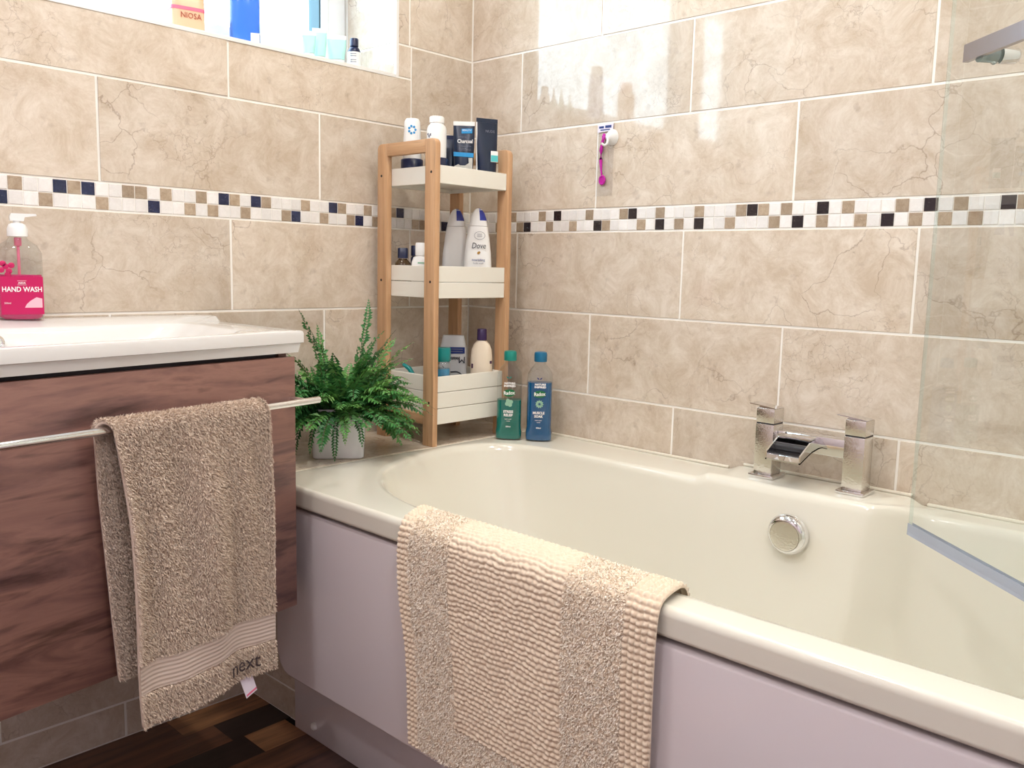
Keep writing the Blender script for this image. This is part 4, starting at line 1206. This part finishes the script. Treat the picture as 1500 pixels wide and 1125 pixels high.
# ------------------------------------------------------------------ fern in a square pot
PC = Vector((0.170, -0.560, RIM + 0.0005))
fern = thing('potted_fern', 'bushy green fern in a square white pot on the tiled ledge', 'plant', PC, R(52.4))
pr = [(0.0, 0.054, 0.054, 9), (0.003, 0.0565, 0.0565, 9), (0.108, 0.0600, 0.0600, 10), (0.110, 0.0595, 0.0595, 10), (0.110, 0.0550, 0.0550, 10), (0.090, 0.0545, 0.0545, 10)]
loft('pot', pr, M['pot'], fern, 64, True, False)
loft('soil', [(0.088, 0.0543, 0.0543, 10), (0.094, 0.050, 0.050, 8), (0.097, 0.03, 0.03, 4)], M['soil'], fern, 40)
# keep the leaves in world axes: a straight-standing child frame
rf = random.Random(11)
Rinv = Matrix.Rotation(-R(52.4), 3, 'Z')
def frond(az, el, ln, droop, side=0.0, lw=0.0115, curl=0.0):
    """one pinnate frond; az and el give the start direction in world axes"""
    n = max(12, int(ln / 0.0062))
    p = Vector((0.030 * math.cos(az), 0.030 * math.sin(az), 0.095))
    d = Vector((math.cos(az) * math.cos(el), math.sin(az) * math.cos(el), math.sin(el)))
    st = ln / n
    pts, dirs = [p.copy()], [d.copy()]
    for k in range(n):
        d = (d + Vector((0, 0, -droop * st * (0.4 + 1.6 * k / n)))).normalized()
        d = (Matrix.Rotation(side * st, 3, 'Z') @ d).normalized()
        p = p + d * st
        w = p + PC
        if w.x < 0.012: p.x += 0.012 - w.x
        if w.z < RIM + 0.006: p.z += RIM + 0.006 - w.z
        pts.append(p.copy()); dirs.append(d.copy())
    vs, fs, mi = [], [], []
    # stem as a thin triangular tube
    for k, q in enumerate(pts):
        t = dirs[k]; a = t.cross(Vector((0, 0, 1)))
        if a.length < 1e-3: a = Vector((1, 0, 0))
        a.normalize(); b2 = a.cross(t)
        r = 0.0009 * (1 - 0.7 * k / n)
        for j in range(3):
            th = 2 * PI * j / 3
            vs.append(q + (a * math.cos(th) + b2 * math.sin(th)) * r)
    for k in range(n):
        for j in range(3):
            fs.append((3 * k + j, 3 * k + (j + 1) % 3, 3 * k + 3 + (j + 1) % 3, 3 * k + 3 + j)); mi.append(1)
    for k in range(3, n + 1):
        u = k / n
        L_ = lw * (0.45 + 0.75 * math.sin(PI * min(1, u * 0.9 + 0.08))) * (1 if u < 0.85 else (1.02 - u) / 0.17) * rf.uniform(0.8, 1.15)
        if L_ < 0.0015: continue
        t = dirs[min(k, n)]
        a = t.cross(Vector((0, 0, 1)))
        if a.length < 1e-3: a = Vector((1, 0, 0))
        a.normalize(); nn = a.cross(t).normalized()
        for s in (-1, 1):
            ax = (a * s + t * 0.35 + nn * rf.uniform(-0.6, 0.45)).normalized()
            wd = t * (0.0034 + 0.16 * L_) * 0.80
            q = pts[k]
            tip = q + ax * L_ + Vector((0, 0, -curl * L_))
            md = q + ax * L_ * 0.45 + nn * L_ * 0.10
            i0 = len(vs)
            vs += [q, md + wd, tip, md - wd]
            fs.append((i0, i0 + 1, i0 + 2)); fs.append((i0, i0 + 2, i0 + 3)); mi += [0, 0]
    vs = [Rinv @ v for v in vs]
    o = mesh('frond', vs, fs, [M['leaf'], M['frond_stem']], fern)
    o.data.polygons.foreach_set('material_index', mi)
    return o
view_r = math.atan2(0.68, 0.73)            # azimuth that runs to the right as seen in the room
# tall upright fronds
frond(view_r + 0.3, R(86), 0.150, 1.0, 0.0, 0.012)
frond(view_r - 0.6, R(80), 0.265, 3.2, 9.0, 0.0135)
frond(view_r + PI - 0.5, R(80), 0.24, 4.2, 6.0, 0.0145)
frond(view_r + 1.2, R(70), 0.21, 4.0, -4.0, 0.014)
frond(view_r + 0.5, R(62), 0.215, 3.5, 3.0, 0.013)
frond(view_r + PI - 0.9, R(76), 0.19, 3.4, 4.0, 0.014)
frond(view_r + 2.4, R(78), 0.20, 2.5, 0.0, 0.013)
frond(view_r + 0.2, R(70), 0.21, 3.0, 0.0, 0.012)
frond(view_r - 0.1, R(60), 0.22, 3.0, 0.0, 0.011)
frond(view_r - 0.3, R(58), 0.18, 3.5)
frond(view_r + 0.6, R(52), 0.20, 4.0)
for k in range(200):
    az = 2 * PI * k / 200 * 7 + rf.uniform(-0.3, 0.3)
    w = math.cos(az - view_r)
    el = R(rf.uniform(5, 78))
    ln = rf.uniform(0.10, 0.175) * (1.08 if w > 0.4 else 1.0)
    back = math.cos(az - PI)
    if back > 0.3: ln *= 0.72
    frond(az, el, ln, rf.uniform(4, 11), rf.uniform(-5, 5), rf.uniform(0.014, 0.021), 0.2)
# long ones reaching over the rack side
for da, e_, l_ in ((-0.10, 30, 0.20), (0.15, 22, 0.19), (-0.35, 12, 0.185), (0.05, 5, 0.17), (-0.5, 25, 0.18)):
    frond(view_r + da, R(e_), l_, 5.0, 0.0, 0.0125)
# trailing tips over the front of the pot
for da, l_ in ((-1.95, 0.135), (-1.7, 0.12), (-1.45, 0.15), (-1.25, 0.11), (-2.3, 0.15), (-2.7, 0.15), (2.9, 0.16), (-0.9, 0.12)):
    frond(view_r + da, R(18), l_, 24, 0.0, 0.0085, 0.3)

# ------------------------------------------------------------------ towels
def tufts(name, sample, count, ln, wd, mat, parent, lean, seed, jit=0.5):
    """pile of short blades standing on a surface; sample(u, v) -> (point, normal) or None"""
    rr = random.Random(seed)
    vs, fs = [], []
    while count > 0:
        count -= 1
        r_ = sample(rr)
        if r_ is None: continue
        p, n = r_
        d = (n + Vector((rr.uniform(-jit, jit), rr.uniform(-jit, jit), rr.uniform(-jit, jit) + lean))).normalized()
        a = d.cross(Vector((rr.uniform(-1, 1), rr.uniform(-1, 1), rr.uniform(-1, 1)))).normalized() * wd * rr.uniform(0.6, 1.2)
        l_ = ln * rr.uniform(0.6, 1.25)
        m1 = p + d * l_ * 0.6
        d2 = (d + Vector((rr.uniform(-0.6, 0.6), rr.uniform(-0.6, 0.6), -0.5))).normalized()
        tip = m1 + d2 * l_ * 0.5
        i0 = len(vs)
        vs += [p - a, p + a, m1 + a * 0.8, m1 - a * 0.8, tip]
        fs += [(i0, i0 + 1, i0 + 2, i0 + 3), (i0 + 3, i0 + 2, i0 + 4)]
    o = mesh(name, vs, fs, mat, parent)
    o['kind'] = 'stuff'
    return o

# hand towel folded over the vanity rail
TP = vfront(0.249, 0.040)
tw = thing('hand_towel', 'taupe terry hand towel with woven band hung over the vanity rail', 'towel', (TP.x, TP.y, RZ), math.atan2(VN.y, VN.x) + PI / 2)
# local frame: x along the rail towards the bath, -y out from the cabinet, z up
HW = 0.139
L_F, L_B = 0.452, 0.390
RR = 0.0125
def tow_path(s):
    """s from -L_B (back hem) over the rail to L_F (front hem): (out, z)"""
    arc = PI * RR
    if s < 0: return (-RR - 0.004 * min(1, -s / 0.1), s)
    if s <= arc:
        th = PI - s / RR
        return (RR * math.cos(th), RR * math.sin(th))
    return (RR + 0.006 * min(1, (s - arc) / 0.15), -(s - arc))
STOT = L_F + PI * RR
def tow_pt(u, s):
    """u in -1..1 across, s along"""
    o_, z = tow_path(s)
    f = max(0.0, -z)
    front = s > PI * RR
    x = u * HW
    if front:
        t_ = f / L_F
        x = u * (HW - 0.008 * t_) + 0.008 * t_ + 0.004 * math.sin(5 * t_)
        amp = 0.0095 * min(1, f / 0.12) * (1 - 0.6 * sstep(0.55, 0.95, t_))
        o2 = o_ + amp * (math.sin(u * 5.2 + 0.8 + 1.2 * t_) + 0.55 * math.sin(u * 11 + 2.0 - 2.0 * t_)) + 0.008 * t_ + 0.012 * t_ * (0.5 - 0.5 * u)
        o2 = max(o2, 0.004)
        z2 = z - 0.006 * u * 0 + 0.004 * math.sin(u * 4) * t_
        return Vector((x, -o2, z2))
    if s < 0:
        t_ = f / L_B
        x = u * HW - 0.016 - 0.002 * t_ + 0.030 * t_
        o2 = o_ - 0.002 * math.sin(u * 6 + 1) * min(1, f / 0.1)
        return Vector((x, -max(o2, -0.022), z))
    k = s / (PI * RR)
    return Vector((u * HW - 0.016 * (1 - k), -o_, z))
NU, NV = 60, 150
def towel_grid(s0, s1, nu, nv, off=0.0, u0=-1, u1=1):
    vs, fs = [], []
    for j in range(nv + 1):
        s = s0 + (s1 - s0) * j / nv
        for i in range(nu + 1):
            u = u0 + (u1 - u0) * i / nu
            p = tow_pt(u, s)
            if off:
                e = 1e-3
                n = (tow_pt(u + e, s) - p).cross(tow_pt(u, s + e) - p).normalized()
                p = p - n * off
            vs.append(p)
    for j in range(nv):
        for i in range(nu):
            a = j * (nu + 1) + i
            fs.append((a, a + 1, a + nu + 2, a + nu + 1))
    return vs, fs
vs, fs = towel_grid(-L_B, STOT, NU, NV)
o = mesh('towel_cloth', vs, fs, M['towel_base'], tw, smooth=True)
md = o.modifiers.new('thickness', 'SOLIDIFY'); md.thickness = 0.004; md.offset = 0.0
BAND0, BAND1 = STOT - 0.098, STOT - 0.052
def towel_sample(rr):
    back_ = rr.random() < 0.22
    s = rr.uniform(-L_B, 0.0) if back_ else rr.uniform(-0.005, STOT)
    u = rr.uniform(-1, -0.6) if back_ else rr.uniform(-1, 1)
    if rr.random() < 0.06: u = rr.choice((-1.0, 1.0))
    if BAND0 - 0.001 < s < BAND1 + 0.001: return None
    if s < -0.005 and u > -0.55: return None       # hidden between towel and cabinet
    e = 2e-3
    p = tow_pt(u, s)
    n = (tow_pt(u + e, s) - p).cross(tow_pt(u, s + e) - p).normalized()
    out = Vector((0, -1, 0)) if s > PI * RR else (Vector((0, 0, 1)) if s > 0 else Vector((-0.8, -0.6, 0)))
    if n.dot(out) < 0: n = -n
    return p + n * 0.0018, n
tufts('terry_pile', towel_sample, 100000, 0.0066, 0.0008, M['towel'], tw, -0.35, 5)
# woven band: shallow ribs
vs, fs = [], []
nb, nu = 42, 50
for j in range(nb + 1):
    s = BAND0 + (BAND1 - BAND0) * j / nb
    for i in range(nu + 1):
        u = -1.005 + 2.01 * i / nu
        p = tow_pt(u, s)
        vs.append(p + Vector((0, -0.0044 - 0.00035 * math.sin(2 * PI * 7 * j / nb), 0)))
for j in range(nb):
    for i in range(nu):
        a = j * (nu + 1) + i
        fs.append((a, a + 1, a + nu + 2, a + nu + 1))
mesh('woven_band', vs, fs, M['towel_band'], tw, smooth=True)
lt = text('embroidered_lettering', 'next', 0.036, (0, 0, 0), M['thread'], tw, rot=(0, 0, 0), thick=0.0006)
for v in lt.data.vertices:
    u_ = 0.46 + (v.co.x / HW)
    q = tow_pt(u_, STOT - 0.027 - v.co.y)
    v.co = Vector((q.x, q.y - 0.0125 + v.co.z * 0.5, q.z))
q = tow_pt(0.52, STOT)
lab = mesh('care_label', [(q.x - 0.012, q.y, q.z + 0.004), (q.x + 0.014, q.y, q.z + 0.004), (q.x + 0.020, q.y - 0.008, q.z - 0.030), (q.x - 0.004, q.y - 0.010, q.z - 0.036)], [(0, 1, 2, 3)], M['label_cloth'], tw)
md = lab.modifiers.new('thickness', 'SOLIDIFY'); md.thickness = 0.0005
mesh('label_print', [(q.x - 0.0035, q.y - 0.0098, q.z - 0.030), (q.x + 0.0188, q.y - 0.0078, q.z - 0.0245), (q.x + 0.0193, q.y - 0.0083, q.z - 0.0275), (q.x - 0.003, q.y - 0.0103, q.z - 0.0332)], [(0, 1, 2, 3)], M['ink_pink'], lab)
for k in range(4):
    z = q.z - 0.004 - 0.005 * k
    mesh('label_print', [(q.x - 0.007 + 0.001 * k, q.y - 0.0018 - 0.0014 * k, z), (q.x + 0.012 + 0.001 * k, q.y - 0.0012 - 0.0012 * k, z + 0.0015), (q.x + 0.012 + 0.001 * k, q.y - 0.0015 - 0.0012 * k, z + 0.0004), (q.x - 0.007 + 0.001 * k, q.y - 0.0021 - 0.0014 * k, z - 0.0011)], [(0, 1, 2, 3)], M['ink_grey'], lab)

# bath mat draped over the front rim
MO = Vector((0.93, -0.76, RIM))
mt = thing('bath_mat', 'thick beige cotton bath mat draped over the front rim of the bathtub', 'bath mat', MO)
path = [(-0.705, 0.520), (-0.713, 0.553), (-0.717, 0.572), (-0.726, 0.584), (-0.742, 0.5875), (-0.770, 0.5875), (-0.789, 0.585), (-0.800, 0.577), (-0.8045, 0.562), (-0.806, 0.535), (-0.807, 0.45), (-0.805, 0.34), (-0.801, 0.20)]
cum = [0.0]
for i in range(1, len(path)): cum.append(cum[-1] + math.dist(path[i - 1], path[i]))
MT = cum[-1]
def mpath(s):
    s = max(0, min(MT, s))
    for i in range(1, len(path)):
        if s <= cum[i] + 1e-9:
            f = (s - cum[i - 1]) / (cum[i] - cum[i - 1])
            return Vector((path[i - 1][0] + (path[i][0] - path[i - 1][0]) * f, path[i - 1][1] + (path[i][1] - path[i - 1][1]) * f))
    return Vector(path[-1])
def msmooth(s):
    return (mpath(s - 0.008) + mpath(s) * 2 + mpath(s + 0.008)) / 4
SF = cum[8]      # start of the vertical front
def mat_pt(u, s, off):
    """u 0..1 across (x), s along the drape"""
    p = msmooth(s)
    t = (msmooth(s + 0.003) - msmooth(s - 0.003)).normalized()
    n = Vector((t.y, -t.x))                   # outward in the (y, z) plane
    if n.y < 0 and s < SF: n = -n
    if s >= SF and n.x > 0: n = -n
    k = sstep(0.04, SF, s)
    xl = 0.640 + 0.040 * k + 0.030 * max(0, (s - SF) / (MT - SF))
    xr = 1.176 + 0.012 * k - 0.002 * max(0, (s - SF) / (MT - SF))
    x = xl + (xr - xl) * u + 0.004 * math.sin(s * 21) * (1 - u)
    wv = 0.003 * math.sin(u * 7 + s * 9) * min(1, max(0, (s - SF) / 0.1))
    q = p + n * (off + max(0.0, wv))
    return Vector((x - MO.x, q.x - MO.y, q.y - MO.z)), Vector((0, n.x, n.y))
WID = 0.50
CB0, CB1 = 0.245, 0.700       # central ribbed field in u
SB1 = MT - 0.075
def zone(u, s):
    if u > 0.905 or u < 0.055: return 'b'
    if CB0 < u < CB1 and s < SB1: return 'c'
    return 's'
def relief(u, s):
    """height of loops above the backing"""
    x = u * WID
    z_ = zone(u, s)
    if z_ == 'c':
        ph = s / 0.0082 + 0.55 * noise.noise((x * 26, s * 22, 5)) + 0.25 * noise.noise((x * 90, s * 60, 9))
        r = abs(math.sin(PI * ph))
        sh = 0.5 * (int(math.floor(ph)) % 2)
        b2 = abs(math.sin(PI * (x / 0.0105 + sh + 0.5 * noise.noise((x * 60, s * 120, 2)))))
        return 0.0030 + 0.0052 * (r ** 0.6) * (0.42 + 0.58 * b2 ** 0.7) * (0.9 + 0.2 * noise.noise((x * 90, s * 90, 1)))
    if z_ == 'b':
        r = abs(math.sin(PI * (s / 0.0092 + 0.25 * noise.noise((x * 60, s * 40, 4))))); b2 = abs(math.sin(PI * (x / 0.0094 + 0.12 * noise.noise((x * 30, s * 70, 6)))))
        return 0.0015 + 0.0062 * (r ** 0.55) * (b2 ** 0.55)
    return 0.0035 + 0.0035 * noise.noise((x * 120, s * 120, 3)) + 0.0020 * noise.noise((x * 320, s * 320, 7))
nu, nv = 330, 400
vs, fs = [], []
for j in range(nv + 1):
    s = MT * j / nv
    for i in range(nu + 1):
        u = i / nu
        p, n = mat_pt(u, s, relief(u, s))
        vs.append(p)
for j in range(nv):
    for i in range(nu):
        a = j * (nu + 1) + i
        fs.append((a, a + 1, a + nu + 2, a + nu + 1))
# underside closes the slab
b0 = len(vs)
eu, ev = 30, 60
loop = [(i, 0) for i in range(nu + 1)] + [(nu, j) for j in range(1, nv + 1)] + [(i, nv) for i in range(nu - 1, -1, -1)] + [(0, j) for j in range(nv - 1, 0, -1)]
for (i, j) in loop:
    p, n = mat_pt(i / nu, MT * j / nv, 0.0)
    vs.append(p)
nl = len(loop)
for k in range(nl):
    k2 = (k + 1) % nl
    (i, j), (i2, j2) = loop[k], loop[k2]
    fs.append((j * (nu + 1) + i, b0 + k, b0 + k2, j2 * (nu + 1) + i2))
mesh('loop_pile', vs, fs, M['mat_base'], mt, smooth=True)
def mat_sample(rr):
    u, s = rr.random(), rr.uniform(0.02, MT)
    if zone(u, s) != 's': return None
    p, n = mat_pt(u, s, 0.0035)
    return p, n
tufts('shag_pile', mat_sample, 80000, 0.0042, 0.0011, M['mat'], mt, -0.4, 9, 0.9)

# ------------------------------------------------------------------ suction hook with the pink tool on the wall
hk = thing('suction_hook', 'white suction hook stuck to the wall tile', 'hook', (0.481, -0.0008, 1.312))
loft('suction_cup', [(0.0, 0.017, 0.019), (0.004, 0.0165, 0.0185), (0.010, 0.011, 0.013), (0.016, 0.009, 0.010), (0.020, 0.006, 0.007), (0.0205, 0.002, 0.002)], M['white_plastic'], hk, 32, rot=(PI / 2, 0, 0))
tube('hook_arm', [(0, -0.018, -0.004), (0, -0.020, -0.016), (-0.004, -0.026, -0.021), (-0.010, -0.030, -0.016)], 0.003, M['white_plastic'], hk, 10)
pk = thing('pink_plastic_tool', 'long magenta plastic spoon-ended tool in a clear sleeve hanging on the wall', 'tool', (0.458, -0.0015, 1.262))
M['sleeve'] = clear('clear_sleeve', (0.965, 0.97, 0.98, 1), 1.4, 0.12, 1.6)
box('clear_sleeve', -0.020, 0.028, -0.0012, 0.0, -0.085, 0.082, M['sleeve'], pk)
hd = prism('header_card', [(-0.020, 0.064), (0.024, 0.066), (0.026, 0.083), (-0.020, 0.083)], 0.0006, M['label_cloth'], pk, 'xz', -0.0019)
for (x0, x1, z0, z1) in ((-0.016, -0.002, 0.073, 0.078), (0.002, 0.020, 0.073, 0.079), (-0.012, 0.016, 0.068, 0.0705)):
    prism('print_line', [(x0, z0), (x1, z0), (x1, z1), (x0, z1)], 0.0003, M['ink_navy'], hd, 'xz', -0.0023)
tl = tube('handle', [(0.000, -0.006, 0.046), (-0.003, -0.006, 0.036), (-0.005, -0.006, 0.020), (-0.005, -0.006, 0.0), (-0.003, -0.006, -0.025), (-0.001, -0.006, -0.036)], [0.0035, 0.0034, 0.0044, 0.0042, 0.0024, 0.002], M['pink_tool'], pk, 12)
loft('bowl_end', [(-0.0035, 0.0015, 0.002), (-0.003, 0.0085, 0.0105), (0.0, 0.0098, 0.0125), (0.003, 0.0082, 0.011), (0.0032, 0.0066, 0.009), (0.0005, 0.005, 0.007)], M['pink_tool'], pk, 28, loc=(0.001, -0.006, -0.048), rot=(PI / 2, 0, 0))
loft('tip', [(-0.003, 0.004, 0.005), (0.0, 0.0062, 0.0085), (0.003, 0.004, 0.006)], M['pink_tool'], pk, 24, loc=(0.002, -0.006, 0.052), rot=(PI / 2, 0, 0))

# ------------------------------------------------------------------ things on the window sill
SZ = WIN_Z0 + 0.0025
t = thing('sill_bottle', 'tall deep blue bottle on the window sill', 'bottle', (-0.075, -0.635, SZ), face(R(-30)))
loft('body', [(0.0, 0.031, 0.022, 3), (0.003, 0.033, 0.024, 3), (0.135, 0.033, 0.024, 3), (0.150, 0.024, 0.020, 2.4), (0.156, 0.018, 0.018, 2)], M['sill_blue'], t, 36)
loft('cap', [(0.1563, 0.020, 0.020), (0.178, 0.020, 0.020), (0.181, 0.017, 0.017)], M['navy'], t, 28)
prism('label', [(0.012, 0.006), (0.031, 0.006), (0.031, 0.030), (0.012, 0.030)], 0.0006, M['white_plastic'], t, 'xz', -0.0246)
t = thing('shampoo_pack', 'translucent orange and pink bottle with a band on the window sill', 'bottle', (-0.060, -0.780, SZ), face(R(-12)))
loft('body', [(0.0, 0.0345, 0.020, 6), (0.115, 0.0345, 0.020, 6), (0.120, 0.030, 0.018, 5)], M['orange'], t, 40)
loft('band', [(0.044, 0.0352, 0.0207, 6), (0.051, 0.0352, 0.0207, 6)], M['ink_pink'], t, 40)
loft('cap', [(0.1203, 0.022, 0.016, 4), (0.150, 0.022, 0.016, 4)], M['ink_pink'], t, 32)
text('lettering', 'NIOSA', 0.0160, (0.004, -0.0211, 0.033), plain('brown_print', srgb(170, 90, 70), 0.5), t, sx=0.9)
gsil = 'pale tubes on the window sill'
for (y, h_, w, lab) in ((-0.480, 0.066, 0.032, 'pale aqua tube on the window sill, shortest of three'), (-0.446, 0.080, 0.034, 'pale aqua tube with white crimp, middle and tallest of three on the sill'), (-0.402, 0.072, 0.046, 'wide pale aqua tube beside the small dark bottle on the sill')):
    x = -0.055 if y != -0.446 else -0.062
    t = flat_tube('sill_tube', lab, (x, y, SZ), R(-38), w, h_, M['pale_aqua'], M['white_plastic'], gsil, M['white_plastic'], 0.011)
t = thing('dropper_bottle', 'small bottle with navy cap and white label on the window sill', 'bottle', (-0.050, -0.354, SZ), face(R(-40)))
loft('body', [(0.0, 0.0145, 0.0145), (0.002, 0.0155, 0.0155), (0.043, 0.0155, 0.0155), (0.050, 0.012, 0.012), (0.054, 0.0085, 0.0085)], M['navy'], t, 28)
lbv = loft('label', [(0.004, 0.0159, 0.0159), (0.040, 0.0159, 0.0159)], M['white_plastic'], t, 28, False, False)
for z in (0.034, 0.029, 0.020, 0.015): prism('print_line', [(-0.008, z), (0.006, z), (0.006, z + 0.0012), (-0.008, z + 0.0012)], 0.003, M['ink_grey'], lbv, 'xz', -0.0163)
loft('cap', [(0.0543, 0.0105, 0.0105), (0.071, 0.0105, 0.0105), (0.073, 0.009, 0.009)], M['navy'], t, 24)
